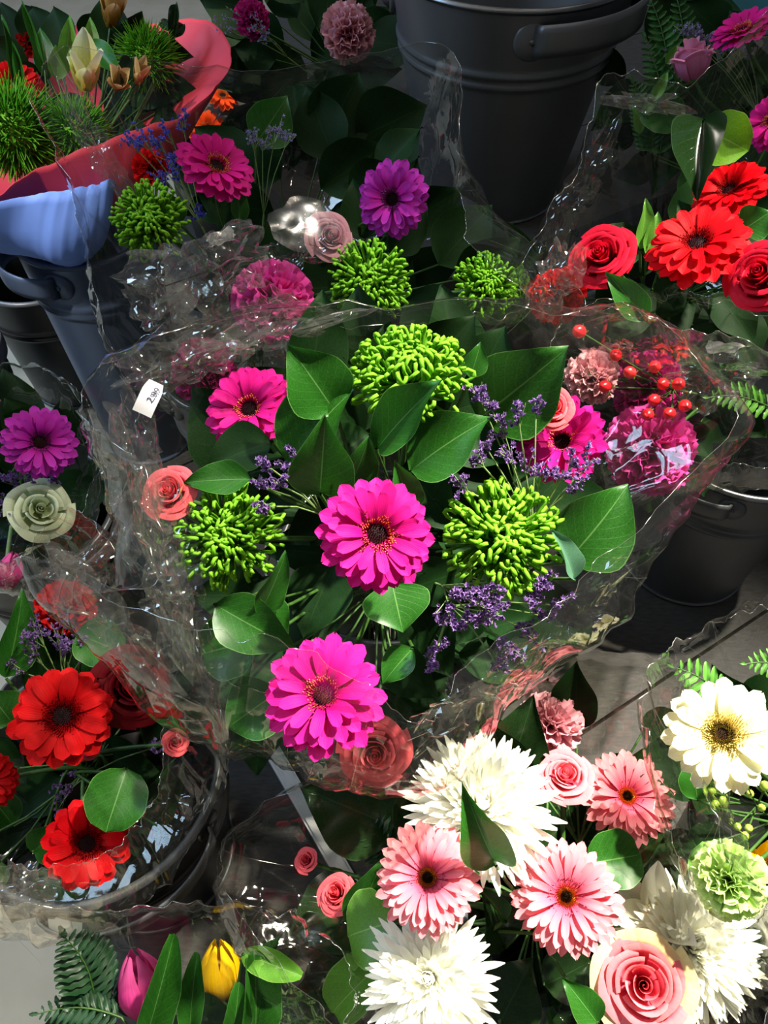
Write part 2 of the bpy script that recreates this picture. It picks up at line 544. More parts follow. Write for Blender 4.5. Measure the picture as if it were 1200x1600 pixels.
def ab(a, b, z):
    p = a * A + b * Bx
    return Vector((p.x, p.y, z))


fl = MB()
fl.box(-4, 4, -3, 6, -0.13, -0.03)
fo = fl.build('floor', M['floor'], smooth=False)
fo['kind'] = 'structure'

platform = thing('display_platform', 'low charcoal display platform of wide boards under the flower buckets', 'platform', Matrix.Identity(4))
bounds = [-0.75, -0.45, -0.15, 0.02, 0.262, 0.56, 0.86, 1.16, 1.46, 1.76, 2.06]


def a_left(b):
    return -0.257 + (b - 0.42) * (0.46 if b > 0.42 else 0.30)


for k in range(len(bounds) - 1):
    b0, b1 = bounds[k] + 0.003, bounds[k + 1] - 0.003
    zt = random.Random(k).uniform(-0.0012, 0.0)
    mb = MB()
    c = [ab(a_left(b0), b0, 0), ab(2.2, b0, 0), ab(2.2, b1, 0), ab(a_left(b1), b1, 0)]
    mb.v = [Vector((p.x, p.y, -0.03)) for p in c] + [Vector((p.x, p.y, zt)) for p in c]
    for q in ((3, 2, 1, 0), (4, 5, 6, 7), (0, 1, 5, 4), (1, 2, 6, 5), (2, 3, 7, 6), (3, 0, 4, 7)):
        mb.f.append(q)
        mb.mi.append(0)
        mb.uv += [(0, 0), (1, 0), (1, 1), (0, 1)]
    mb.build('board', M['board'], platform, smooth=False)


def screw(p):
    mb = MB()
    mb.lathe([(0.0001, 0.0015), (0.004, 0.0015), (0.0062, 0.001), (0.0068, 0.0), (0.0068, -0.004)], 14)
    mb.box(-0.0045, 0.0045, -0.0006, 0.0006, 0.0012, 0.0019)
    mb.box(-0.0006, 0.0006, -0.0045, 0.0045, 0.0012, 0.0019)
    mb.build('screw', M['screw'], platform, Matrix.Translation(p))


def on_z(px, py, z):
    r = W(px, py, 1) - CAM
    return CAM + r * ((z - CAM.z) / r.z)


screw(on_z(1121, 985, 0.0005))
screw(on_z(1010, 905, 0.0005))

# bar lying on the boards, running across them
p0, p1 = on_z(395, 1120, 0.008), on_z(552, 1392, 0.008)
d = (p1 - p0).normalized()
bar = MB()
L = (p1 - p0).length
bar.box(-L / 2, L / 2, -0.013, 0.013, -0.008, 0.004)
bar.box(-L / 2, L / 2, -0.009, 0.009, 0.004, 0.007)
bo = bar.build('metal_bar', M['strip'], None, Matrix.Translation((p0 + p1) / 2) @ Matrix.Rotation(math.atan2(d.y, d.x), 4, 'Z'), smooth=False)
tag(bo, 'straight grey metal bar lying on the dark boards below the middle bouquet', 'bar')

step = thing('display_step', 'raised charcoal step that carries the big zinc bucket behind the bouquets', 'step', Matrix.Identity(4))
for k, (b0, b1) in enumerate([(0.95, 1.25), (1.253, 1.55), (1.553, 1.85), (1.853, 2.15)]):
    mb = MB()
    c = [ab(0.60, b0, 0), ab(2.4, b0, 0), ab(2.4, b1, 0), ab(0.60, b1, 0)]
    mb.v = [Vector((p.x, p.y, 0.372)) for p in c] + [Vector((p.x, p.y, 0.40)) for p in c]
    for q in ((3, 2, 1, 0), (4, 5, 6, 7), (0, 1, 5, 4), (1, 2, 6, 5), (2, 3, 7, 6), (3, 0, 4, 7)):
        mb.f.append(q)
        mb.mi.append(0)
        mb.uv += [(0, 0), (1, 0), (1, 1), (0, 1)]
    mb.build('top_board', M['board'], step, smooth=False)
for nm, a0, a1, b0, b1 in (('front_board', 0.62, 2.38, 0.97, 0.99), ('side_board', 0.62, 0.64, 0.991, 2.13)):
    mb = MB()
    c = [ab(a0, b0, 0), ab(a1, b0, 0), ab(a1, b1, 0), ab(a0, b1, 0)]
    mb.v = [Vector((p.x, p.y, 0.0)) for p in c] + [Vector((p.x, p.y, 0.372)) for p in c]
    for q in ((3, 2, 1, 0), (4, 5, 6, 7), (0, 1, 5, 4), (1, 2, 6, 5), (2, 3, 7, 6), (3, 0, 4, 7)):
        mb.f.append(q)
        mb.mi.append(0)
        mb.uv += [(0, 0), (1, 0), (1, 1), (0, 1)]
    mb.build(nm, M['step'], step, smooth=False)


# ------------------------------------------------------------------ buckets
def bucket(x, y, z, rb, rt, h, label, mat='zinc', rim='zinc_rim', handles=((-20, 34),), ridges=(0.70, 0.745), water=0.45, loop=0.04, hh=0.034):
    t = thing('bucket', label, 'bucket', Matrix.Translation((x, y, z)), 'flower buckets')

    def r_at(q):
        return rb + (rt - rb) * q
    out = [(0.001, 0.004), (rb - 0.004, 0.004), (rb + 0.002, 0.0), (rb + 0.003, 0.004), (rb + 0.001, 0.008)]
    for i in range(1, 101):
        q = i / 100
        rr = r_at(q)
        for rg in ridges:
            rr += 0.005 * max(0, 1 - (abs(q - rg) / 0.017) ** 2)
        out.append((rr, h * q))
    inn = [(r_at(q) - 0.003, h * q) for q in (1.0, 0.8, 0.6, 0.4, 0.2, 0.03)] + [(0.001, 0.012)]
    MB().lathe(out + inn, 64).build('body', M[mat], t)
    rp = [(rt - 0.003 + 0.0055 * math.cos(a), h + 0.0055 * math.sin(a)) for a in [2 * math.pi * k / 8 for k in range(9)]]
    MB().lathe(rp, 64).build('rim', M[rim], t)
    fp = [(rb + 0.002 + 0.0035 * math.cos(a), 0.0035 + 0.0035 * math.sin(a)) for a in [2 * math.pi * k / 8 for k in range(9)]]
    MB().lathe(fp, 64).build('foot_rim', M[rim], t)
    if water:
        rw = r_at(water) - 0.004
        MB().lathe([(0.0005, h * water), (rw, h * water)], 40).build('water', M['water'], t)
    for (az, half) in handles:
        a0, a1 = math.radians(az - half), math.radians(az + half)
        q0 = 1 - (hh * 0.9) / h
        rr = r_at(q0) + 0.002
        hb = MB()
        N = 24

        def hp(u, v):
            s = (u + 1) / 2
            a = a0 + (a1 - a0) * s
            bul = math.sin(math.pi * s) ** 0.45
            r = rr + 0.002 + loop * bul
            zz = h * q0 + (v - 0.5) * hh + 0.010 * bul
            th = 0.0015 * math.sin(math.pi * v)
            return ((r + th) * math.cos(a), (r + th) * math.sin(a), zz)
        hb.grid(hp, N, 4)
        ho = hb.build('handle', M[rim] if mat == 'plastic_black' else M[mat], t)
        so = ho.modifiers.new('thickness', 'SOLIDIFY')
        so.thickness = 0.003
        for a in (a0, a1):
            Mx = Matrix.Translation((rr * math.cos(a), rr * math.sin(a), h * q0)) @ Matrix.Rotation(a, 4, 'Z') @ Matrix.Rotation(math.pi / 2, 4, 'Y')
            pl = MB()
            pl.lathe([(0.0005, 0.003), (hh * 0.56, 0.003), (hh * 0.62, 0.0), (hh * 0.62, -0.006)], 20)
            po = pl.build('handle_plate', M[mat], t, Mx)
            MB().ball((0, 0, 0.003), 0.005, 10, 6, sq=0.6).build('rivet', M[rim], po)
    return t


bucket(0.210, 1.49, 0.40, 0.130, 0.204, 0.39, 'large dark zinc bucket with a strap handle on the raised step', handles=((-42, 44), (138, 44)), water=0.6, loop=0.028, hh=0.046)
bucket(0.575, 0.875, 0.0, 0.115, 0.15, 0.345, 'dark zinc bucket with the fern bouquet, next to the lit boards', handles=((40, 34), (220, 30)), loop=0.03)
bucket(0.0, 0.64, 0.0, 0.11, 0.15, 0.34, 'dark zinc bucket hidden below the middle bouquet', handles=((0, 30), (180, 30)), loop=0.02)
bucket(-0.34, 0.33, 0.0, 0.11, 0.15, 0.34, 'black bucket holding the red bouquet, side handle turned to the bar', 'plastic_black', 'black_rim', handles=((-62, 40), (118, 40)), loop=0.03, hh=0.03)
bucket(0.22, 0.16, 0.0, 0.105, 0.14, 0.32, 'dark bucket under the white and pink bouquet', 'plastic_black', 'black_rim', handles=((0, 30),), loop=0.01)
bucket(0.515, 0.28, 0.0, 0.105, 0.14, 0.32, 'dark bucket under the pale yellow gerbera', 'plastic_black', 'black_rim', handles=((0, 30),), loop=0.01)
bucket(-0.17, -0.05, 0.0, 0.09, 0.12, 0.30, 'dark bucket under the yellow tulip', 'plastic_black', 'black_rim', handles=((-90, 30),), loop=0.01)
bucket(-0.25, 1.04, 0.0, 0.105, 0.135, 0.34, 'grey bucket with worn rim behind the price label', handles=((190, 30),), loop=0.015)
bucket(-0.505, 1.19, 0.0, 0.085, 0.115, 0.50, 'tall zinc bucket coloured with blue sky light under the red paper bouquet', 'zinc_sky_tint', 'zinc_sky_tint', handles=((218, 40), (38, 30)), ridges=(0.80, 0.83), loop=0.035, hh=0.04)
bucket(-0.72, 1.40, -0.03, 0.10, 0.13, 0.31, 'dark bucket on the beige floor behind the tall zinc bucket', 'plastic_black', 'black_rim', handles=((10, 30),), loop=0.015)
bucket(-0.82, 1.08, -0.03, 0.10, 0.13, 0.37, 'dark bucket on the beige floor cut by the picture edge', 'plastic_black', 'black_rim', handles=((0, 30),), loop=0.01)
bucket(-0.53, 0.72, -0.03, 0.10, 0.13, 0.36, 'black bucket under the purple gerbera and the pale green rose', 'plastic_black', 'black_rim', handles=((-30, 30),), loop=0.01)
bucket(0.45, 1.13, 0.0, 0.09, 0.12, 0.34, 'black bucket under the bright red gerberas', 'plastic_black', 'black_rim', handles=((0, 30),), loop=0.01)
bucket(0.88, 1.25, 0.0, 0.10, 0.13, 0.34, 'black bucket under the mauve rose bouquet', 'plastic_black', 'black_rim', handles=((0, 30),), loop=0.01)
bucket(-0.06, 1.78, 0.0, 0.10, 0.13, 0.34, 'black bucket under the dusty pink flower in the shade', 'plastic_black', 'black_rim', handles=((0, 30),), loop=0.01)
bucket(-0.40, 1.90, 0.0, 0.10, 0.13, 0.30, 'black bucket under the orange gerberas', 'plastic_black', 'black_rim', handles=((0, 30),), loop=0.01)

# ------------------------------------------------------------------ bouquets: where stems are tied and where they stand
BQ = {
    'mid': (Vector((0.0, 0.565, 0.42)), Vector((0.0, 0.64, 0.10))),
    'pale': (Vector((0.175, 0.17, 0.33)), Vector((0.22, 0.16, 0.06))),
    'cream': (Vector((0.46, 0.28, 0.36)), Vector((0.515, 0.28, 0.06))),
    'right': (Vector((0.43, 1.03, 0.42)), Vector((0.45, 1.13, 0.06))),
    'fern': (Vector((0.535, 0.855, 0.42)), Vector((0.575, 0.875, 0.06))),
    'rear': (Vector((-0.21, 1.02, 0.42)), Vector((-0.25, 1.04, 0.06))),
    'low': (Vector((-0.345, 0.335, 0.33)), Vector((-0.34, 0.33, 0.06))),
    'tulip': (Vector((-0.17, -0.01, 0.31)), Vector((-0.17, -0.05, 0.06))),
    'paper': (Vector((-0.50, 1.22, 0.50)), Vector((-0.505, 1.19, 0.1))),
    'edge': (Vector((-0.52, 0.73, 0.36)), Vector((-0.53, 0.72, 0.04))),
    'mauve': (Vector((0.78, 1.25, 0.46)), Vector((0.88, 1.25, 0.06))),
    'shade': (Vector((-0.06, 1.72, 0.45)), Vector((-0.06, 1.78, 0.06))),
    'orange': (Vector((-0.40, 1.88, 0.33)), Vector((-0.40, 1.90, 0.06))),
}
GROUPN = {
    'mid': 'the middle bouquet', 'pale': 'the white and pink bouquet', 'cream': 'the pale yellow bouquet', 'right': 'the bright red bouquet',
    'fern': 'the fern and berry bouquet', 'rear': 'the bouquet behind the middle one', 'low': 'the deep red bouquet', 'tulip': 'the tulip bouquet',
    'paper': 'the red paper bouquet', 'edge': 'the purple bouquet at the edge', 'mauve': 'the mauve bouquet', 'shade': 'the shaded bouquet', 'orange': 'the orange bunch',
}


def bez(a, b, c, d_, n):
    o = []
    for i in range(n + 1):
        t = i / n
        s = 1 - t
        o.append(s ** 3 * a + 3 * s * s * t * b + 3 * s * t * t * c + t ** 3 * d_)
    return o


def stem_to(t, Mw, bq, r=0.0022, rng=None, n_back=0.05, mat='stem'):
    """Stem part of a flower: from behind the head to the tie and on into the bucket."""
    rng = rng or random.Random(1)
    Bp, E = BQ[bq]
    inv = Mw.inverted()
    j = Vector((rng.uniform(-1, 1), rng.uniform(-1, 1), 0))
    b = inv @ (Bp + j * 0.016)
    e = inv @ (E + Vector((rng.uniform(-1, 1), rng.uniform(-1, 1), 0)) * 0.045)
    h = Vector((0, 0, -0.004))
    dist = (b - h).length
    pts = bez(h, h + Vector((0, 0, -min(n_back, dist * 0.4))), b + (b - e) * 0.25, b, 7) + [b.lerp(e, 0.5), e]
    MB().tube(pts, r, 6).build('stem', M[mat], t)


# ------------------------------------------------------------------ petals
def gerb_petal(mat, k, width=0.25):
    def mk():
        rng = random.Random(k * 7 + 1)
        tw, cu, dr = rng.uniform(-0.10, 0.10), rng.uniform(0.02, 0.12), rng.uniform(0.10, 0.26)
        notch = rng.uniform(0.0, 0.05)

        def fn(u, v):
            v = v ** 0.85
            w = width * 0.5 * (0.34 + 0.66 * math.sin(math.pi * min(v, 0.72) / 1.44) ** 1.0)
            if v > 0.72:
                q = (v - 0.72) / 0.28
                w *= math.sqrt(max(0, 1 - q ** 2.6)) * 0.9 + 0.10
            x = v - notch * (1 - abs(u)) * (v ** 8)
            y = u * w
            z = cu * math.sin(math.pi * v) - dr * v * v * 0.5 + 0.022 * abs(u) ** 2 - 0.014 * (math.cos(u * math.pi * 2) * 0.5 + 0.5) * (1 - v * 0.5)
            return (x, y + tw * v * v * 0.4, z + tw * u * 0.15 * v)
        return MB().grid(fn, 4, 9).mesh('gerbera_petal', M[mat])
    return cached(('gp', mat, k, width), mk)


GK = {
    'magenta': ('magenta', 'fl_red', 'eye', 'fl_red'),
    'purple': ('purple', 'fl_purple', 'eye', 'fl_purple'),
    'red': ('red', 'fl_dkred', 'eye', 'fl_dkred'),
    'coral_red': ('coral_red', 'fl_dkred', 'eye', 'fl_dkred'),
    'orange': ('orange', 'fl_orange', 'eye', 'fl_orange'),
    'pink': ('pink', 'fl_pink', 'eye_brown', 'fl_orange'),
    'cream': ('cream', 'fl_yellow', 'eye_brown', 'fl_yellow'),
}


def gerbera(px, py, dpx, kind, label, bq, tx=0.0, ty=0.0, real=0.095, width=0.30, cup=10, seed=None, rows=(22, 20, 11), roll=0.0, d=None):
    d = d or real * F / dpx
    R = dpx * d / F / 2
    rng = random.Random(seed if seed is not None else int(px * 3 + py))
    p = W(px, py, d)
    Mw = frame(p, face(p, tx, ty), roll)
    t = thing('gerbera', label, 'gerbera', Mw, kind.replace('_', ' ') + ' gerberas in ' + GROUPN[bq])
    pet, ring, eye, inner = GK[kind]
    r0 = 0.16 * R
    for row, n in enumerate(rows):
        ln = R * (1.0 - 0.11 * row) - r0
        for i in range(n):
            a = 2 * math.pi * (i + 0.5 * row + rng.uniform(-0.16, 0.16)) / n
            el = math.radians(cup - 5 + 13 * row + rng.uniform(-5, 5))
            Mx = Matrix.Rotation(a, 4, 'Z') @ Matrix.Translation((r0, 0, 0.010 * R + 0.05 * R * row)) @ Matrix.Rotation(-el, 4, 'Y') @ Matrix.Rotation(rng.uniform(-0.12, 0.12), 4, 'X')
            s = ln * rng.uniform(0.93, 1.05)
            obj('petal', gerb_petal(pet, rng.randrange(5), width), t, Mx @ Matrix.Diagonal((s, s * 1.12, s, 1)))
    # short inner petals and the ring of florets, too many and too fine to count
    big = inner == ring
    fr = MB()
    nf = 260
    for i in range(nf):
        q = (i + 0.5) / nf
        rr = R * (0.17 + 0.24 * q if big else 0.24 + 0.14 * q) * rng.uniform(0.96, 1.04)
        a = i * 2.39996
        b = Vector((rr * math.cos(a), rr * math.sin(a), 0.10 * R))
        tip = b + Vector((math.cos(a) * 0.04, math.sin(a) * 0.04, 0.08 + 0.06 * (1 - q))) * R * rng.uniform(0.7, 1.3)
        fr.spike(b, tip, 0.013 * R, 0, 3, 0.7)
    fr.build('floret_ring', M[ring], t, kind='stuff')
    er = 0.18 if big else 0.10
    dm = MB()
    dm.grid(lambda u, v: (er * R * v * math.cos(math.pi * u), er * R * v * math.sin(math.pi * u), R * (0.11 + (0.02 if big else 0.06) * math.cos(v * 1.57))), 20, 5)
    for i in range(70):
        q = math.sqrt((i + 0.5) / 70)
        a = i * 2.39996
        b = Vector((er * R * q * math.cos(a), er * R * q * math.sin(a), (0.11 if big else 0.15) * R))
        dm.spike(b, b + Vector((0, 0, rng.uniform(0.02, 0.06) * R)), 0.012 * R, 0, 3, 0.5)
    dm.build('disc', M[eye], t, kind='stuff')
    if not big or kind == 'cream':
        im = MB()
        im.grid(lambda u, v: (0.25 * R * v * math.cos(math.pi * u), 0.25 * R * v * math.sin(math.pi * u), R * 0.10), 20, 3)
        for i in range(170):
            q = (i + 0.5) / 170
            rr = R * (0.10 + 0.15 * q)
            a = i * 2.39996
            b = Vector((rr * math.cos(a), rr * math.sin(a), 0.10 * R))
            im.spike(b, b + Vector((0, 0, 0.07 * R)), 0.014 * R, 0, 3, 0.7)
        im.build('inner_disc', M[inner], t, kind='stuff')
    MB().lathe([(0.003, -0.012), (0.5 * r0 + 0.004, -0.008), (r0 * 1.15, 0.002)], 14).build('calyx', M['stem'], t)
    stem_to(t, Mw, bq, 0.0025, rng)
    return t


def spider_petal(mat, k, hook):
    def mk():
        rng = random.Random(k * 13 + 5)
        bend = rng.uniform(0.25, 0.65)
        sw = rng.uniform(-0.2, 0.2)
        e = 0.66

        def path(v):
            if v < e:
                q = v / e
                return Vector((q * 0.85, sw * q * q, bend * 0.30 * q * q - 0.10 * math.sin(math.pi * q)))
            q = (v - e) / (1 - e)
            a0 = 0.5 * bend
            th = a0 + q * hook
            r = 0.15 - 0.03 * q
            b = Vector((0.85, sw, bend * 0.30))
            return b + Vector((r * (math.sin(th) - math.sin(a0)), sw * 0.3 * q, r * (math.cos(a0) - math.cos(th))))
        pts = [path(i / 13) for i in range(14)]
        rad = [0.030 + 0.022 * (i / 13) for i in range(14)]
        rad[-1] = 0.044
        mb = MB().tube(pts, rad, 4, 0, True)
        return mb.mesh('spider_petal', M[mat])
    return cached(('sp', mat, k, hook), mk)


def strap_petal(mat, k):
    def mk():
        rng = random.Random(k * 17 + 3)
        cu, tw = rng.uniform(-0.04, 0.2), rng.uniform(-0.12, 0.12)

        def fn(u, v):
            w = 0.060 * (0.60 + 0.40 * math.sin(math.pi * min(v, 0.7) / 1.4))
            if v > 0.7:
                q = (v - 0.7) / 0.3
                w *= (1 - q ** 2.2) * 0.85 + 0.15
            return (v, u * w + tw * v * v * 0.5, cu * v * v + 0.55 * w * u * u)
        return MB().grid(fn, 2, 7).mesh('mum_petal', M[mat])
    return cached(('st', mat, k), mk)


def mum(px, py, dpx, kind, label, bq, tx=0.0, ty=0.0, real=0.11, seed=None, spider=True, flat=0.8, d=None, n=200, core=55):
    d = d or real * F / dpx
    R = dpx * d / F / 2
    rng = random.Random(seed if seed is not None else int(px * 5 + py))
    p = W(px, py, d)
    Mw = frame(p, face(p, tx, ty))
    t = thing('chrysanthemum', label, 'chrysanthemum', Mw, ('green' if 'green' in kind else 'white') + ' chrysanthemums in ' + GROUPN[bq])
    inner = MB()
    tmp = []
    for i in range(n):
        q = (i + 0.5) / n
        if spider:
            ph = math.radians(4 + 100 * q ** 0.62)
        else:
            ph = math.radians(5 + 95 * q ** 0.6)
        a = i * 2.39996 + rng.uniform(-0.1, 0.1)
        L = R * ((0.52 if spider else 0.50) + 0.42 * q ** 0.8) * rng.uniform(0.86, 1.10)
        el = math.pi / 2 - ph
        if spider:
            hook = [2.4, 3.0, 3.8][rng.randrange(3)] if q > 0.12 else 2.0
            me = spider_petal(kind, rng.randrange(3), hook)
            fat = R * 0.80
        else:
            me = strap_petal(kind, rng.randrange(4))
            fat = R * 0.85
        base = Vector((0.10 * R * math.sin(ph), 0, 0.10 * R * math.cos(ph)))
        Mx = Matrix.Diagonal((1, 1, flat, 1)) @ Matrix.Rotation(a, 4, 'Z') @ Matrix.Translation(base) @ Matrix.Rotation(-el, 4, 'Y')
        if rng.random() < 0.5 and spider and q > 0.3:
            Mx = Mx @ Matrix.Rotation(rng.uniform(-1.0, 1.0), 4, 'X')
        Mx = Mx @ Matrix.Diagonal((L * 0.93, fat if not spider else fat * 0.9, fat * 0.9, 1))
        if i < core:
            off = len(inner.v)
            uvl = me.uv_layers[0].data
            for v in me.vertices:
                inner.v.append(Mx @ v.co)
            for f in me.polygons:
                inner.f.append(tuple(off + x for x in f.vertices))
                inner.mi.append(0)
                for li in f.loop_indices:
                    inner.uv.append(tuple(uvl[li].uv))
        else:
            o = obj('petal', me, t)
            loc, rot, sca = Mx.decompose()
            o.matrix_basis = Matrix.LocRotScale(loc, rot, sca)
    inner.build('inner_petals', M[kind], t, kind='stuff')
    MB().ball((0, 0, 0.0), 0.13 * R, 10, 6).build('heart', M[kind], t)
    MB().lathe([(0.003, -0.2 * R), (0.12 * R, -0.14 * R), (0.2 * R, -0.02 * R)], 14).build('calyx', M['stem'], t)
    stem_to(t, Mw @ Matrix.Translation((0, 0, -0.15 * R)), bq, 0.003, rng) if False else stem_to(t, Mw, bq, 0.003, rng)
    return t


def rose_petal(mat, k, half, roll, wav):
    def mk():
        def fn(u, v):
            a = u * half
            prof = 0.30 + 0.70 * math.sin(math.pi * 0.5 * min(1, v * 1.35)) ** 0.8
            r = prof * (1 + 0.10 * u)
            if v > 0.7:
                q = (v - 0.7) / 0.3
                r += roll * q * q
            z = v * (1 - 0.18 * u * u) - (roll * 0.7 * max(0, (v - 0.75) / 0.25) ** 2)
            r += wav * math.sin(u * 5 + k) * v * v
            return (r * math.cos(a), r * math.sin(a), z)
        return MB().grid(fn, 10, 8).mesh('rose_petal', M[mat])
    return cached(('rp', mat, k, half, roll, wav), mk)


def rose(px, py, dpx, kind, label, bq, tx=0.0, ty=0.0, real=0.07, seed=None, openness=1.0, outer=None, d=None, layers=6, cat='rose', zs=1.0):
    d = d or real * F / dpx
    R = dpx * d / F / 2
    rng = random.Random(seed if seed is not None else int(px * 7 + py))
    p = W(px, py, d)
    Mw = frame(p, face(p, tx, ty), rng.uniform(0, 6))
    t = thing('rose', label, cat, Mw, kind.replace('_', ' ') + ' flowers in ' + GROUPN[bq])
    # heart: a tight scroll
    sc_ = MB()

    def scroll(u, v):
        th = (u + 1) * math.pi * 2.3
        r = R * (0.015 + 0.10 * (u + 1)) * (0.80 + 0.20 * v)
        return (r * math.cos(th), r * math.sin(th), R * (0.05 + 0.72 * v + 0.02 * math.sin(th * 2) - 0.03 * (u + 1)))
    sc_.grid(scroll, 46, 5)
    sc_.build('heart', M[kind], t)
    ang = rng.uniform(0, 6)
    for k in range(layers):
        q = (k + 1) / layers
        n = 3 if k < 3 else 4 if k < 5 else 5
        for i in range(n):
            ang += 2 * math.pi / n + rng.uniform(-0.15, 0.15)
            rr = R * (0.15 + 0.67 * q) * rng.uniform(0.96, 1.05)
            hh = R * (0.88 - 0.22 * q) * openness ** 0.2
            roll = round(0.08 + 0.32 * q * openness, 2)
            m_ = outer if (outer and k == layers - 1) else kind
            me = rose_petal(m_, rng.randrange(2), round(1.15 - 0.25 * q, 2), roll, 0.03)
            Mx = Matrix.Rotation(ang, 4, 'Z') @ Matrix.Translation((0, 0, -0.30 * R * q)) @ Matrix.Rotation(rng.uniform(-0.05, 0.12), 4, 'Y') @ Matrix.Diagonal((rr, rr, hh * zs, 1))
            obj('petal', me, t, Mx)
        ang += 0.7
    MB().lathe([(0.002, -0.42 * R), (0.18 * R, -0.38 * R), (0.32 * R, -0.22 * R), (0.36 * R, -0.05 * R)], 14).build('calyx', M['stem'], t)
    stem_to(t, Mw, bq, 0.0025, rng)
    return t


def carn_petal(mat, k):
    def mk():
        rng = random.Random(k * 31)
        ph, ph2 = rng.uniform(0, 6), rng.uniform(0, 6)

        def fn(u, v):
            w = 0.08 + 0.46 * v ** 1.2
            x = v * (1 - 0.10 * u * u) + 0.03 * math.sin(u * 19 + ph2) * v ** 4
            z = (0.12 * math.sin(u * 6 + ph) + 0.05 * math.sin(u * 13 + ph2)) * v ** 1.5 + 0.06 * v * v
            return (x, u * w, z)
        return MB().grid(fn, 12, 5).mesh('carnation_petal', M[mat])
    return cached(('cp', mat, k), mk)


def carnation(px, py, dpx, kind, label, bq, tx=0.0, ty=0.0, real=0.07, seed=None, d=None, n=46, cat='carnation'):
    d = d or real * F / dpx
    R = dpx * d / F / 2
    rng = random.Random(seed if seed is not None else int(px * 11 + py))
    p = W(px, py, d)
    Mw = frame(p, face(p, tx, ty))
    t = thing('carnation', label, cat, Mw, kind.replace('carn_', '').replace('_', ' ') + ' carnations in ' + GROUPN[bq])
    for i in range(n):
        q = (i + 0.5) / n
        ph = math.radians(8 + 88 * q ** 0.75)
        a = i * 2.39996
        el = math.pi / 2 - ph
        L = R * (0.72 + 0.25 * q) * rng.uniform(0.9, 1.08)
        Mx = Matrix.Rotation(a, 4, 'Z') @ Matrix.Translation((0, 0, -0.10 * R)) @ Matrix.Rotation(-el, 4, 'Y') @ Matrix.Rotation(rng.uniform(-1.2, 1.2) * (1 - q * 0.6), 4, 'X')
        obj('petal', carn_petal(kind, rng.randrange(5)), t, Mx @ Matrix.Diagonal((L, L * 0.85, L, 1)))
    MB().lathe([(0.002, -0.5 * R), (0.16 * R, -0.46 * R), (0.2 * R, -0.1 * R)], 12).build('calyx', M['stem'], t)
    stem_to(t, Mw, bq, 0.002, rng)
    return t


def star_petal(mat, k, width, curl):
    def mk():
        def fn(u, v):
            w = width * math.sin(math.pi * (0.08 + 0.90 * v)) ** 0.75
            return (v * (1 - 0.0 * u * u), u * w, curl * v * v + 0.5 * w * u * u - 0.05 * (1 - abs(u)) * v)
        return MB().grid(fn, 4, 8).mesh('star_petal', M[mat])
    return cached(('sr', mat, k, width, curl), mk)


def lily(px, py, dpx, kind, label, bq, tx=0.0, ty=0.0, real=0.06, elev=50, width=0.2, name='alstroemeria', n=6, d=None, curl=0.1, seed=None):
    d = d or real * F / dpx
    R = dpx * d / F / 2
    rng = random.Random(seed if seed is not None else int(px * 13 + py))
    p = W(px, py, d)
    Mw = frame(p, face(p, tx, ty), rng.uniform(0, 6))
    t = thing(name, label, name.replace('_', ' '), Mw, name.replace('_', ' ') + ' flowers in ' + GROUPN[bq])
    for i in range(n):
        a = 2 * math.pi * i / n + rng.uniform(-0.1, 0.1)
        e = math.radians(elev + (12 if i % 2 else 0) + rng.uniform(-4, 4))
        L = R / max(0.35, math.cos(e)) * rng.uniform(0.92, 1.05)
        Mx = Matrix.Rotation(a, 4, 'Z') @ Matrix.Rotation(-e, 4, 'Y')
        obj('petal', star_petal(kind, 0, width, curl), t, Mx @ Matrix.Diagonal((L, L, L, 1)))
    st = MB()
    for i in range(6):
        a = i * 1.05
        q = Vector((math.cos(a) * 0.16, math.sin(a) * 0.16, 0.5)) * R
        st.tube([Vector((0, 0, 0)), q * 0.6, q], R * 0.012, 3)
        st.ball(q, R * 0.035, 5, 4)
    st.build('stamens', M['fl_yellow'], t, kind='stuff')
    stem_to(t, Mw, bq, 0.002, rng)
    return t


def tulip(px, py, dpx, kind, label, bq, ax=(0, 1), real=0.045, d=None, seed=0, away=0.25):
    """Closed tulip: ax is the direction of its tip in the picture plane."""
    d = d or real * F / dpx
    R = dpx * d / F / 2
    p = W(px, py, d)
    n = (ax[0] * RIGHT + ax[1] * UP + away * face(p)).normalized()
    Mw = frame(p, n)
    rng = random.Random(seed)
    t = thing('tulip', label, 'tulip', Mw, 'tulips in ' + GROUPN[bq])
    for i in range(6):
        inner = i % 2
        s = 0.94 if inner else 1.0

        def fn(u, v, s=s, inner=inner):
            a = u * (0.72 - 0.10 * v) * (1 - 0.55 * max(0, v - 0.55) / 0.45)
            r = s * (0.25 + 0.78 * math.sin(math.pi * min(1, 0.06 + v * 0.92)) ** 0.7) * (1 - 0.35 * max(0, v - 0.4))
            return (R * r * math.cos(a), R * r * math.sin(a), R * (-1.3 + 2.9 * v - 0.12 * u * u) * (0.97 if inner else 1))
        me = MB().grid(fn, 6, 9).mesh('tulip_petal', M[kind])
        obj('petal', me, t, Matrix.Rotation(i * math.pi / 3 + 0.25, 4, 'Z'))
    Mz = Matrix.Translation((0, 0, -1.28 * R))
    Bp, E = BQ[bq]
    inv = Mw.inverted()
    h = Vector((0, 0, -1.25 * R))
    b, e = inv @ Bp, inv @ E
    MB().tube(bez(h, h + Vector((0, 0, -0.04)), b + (b - e) * 0.2, b, 7) + [e], 0.003, 6).build('stem', M['stem_pale'], t)
    return t


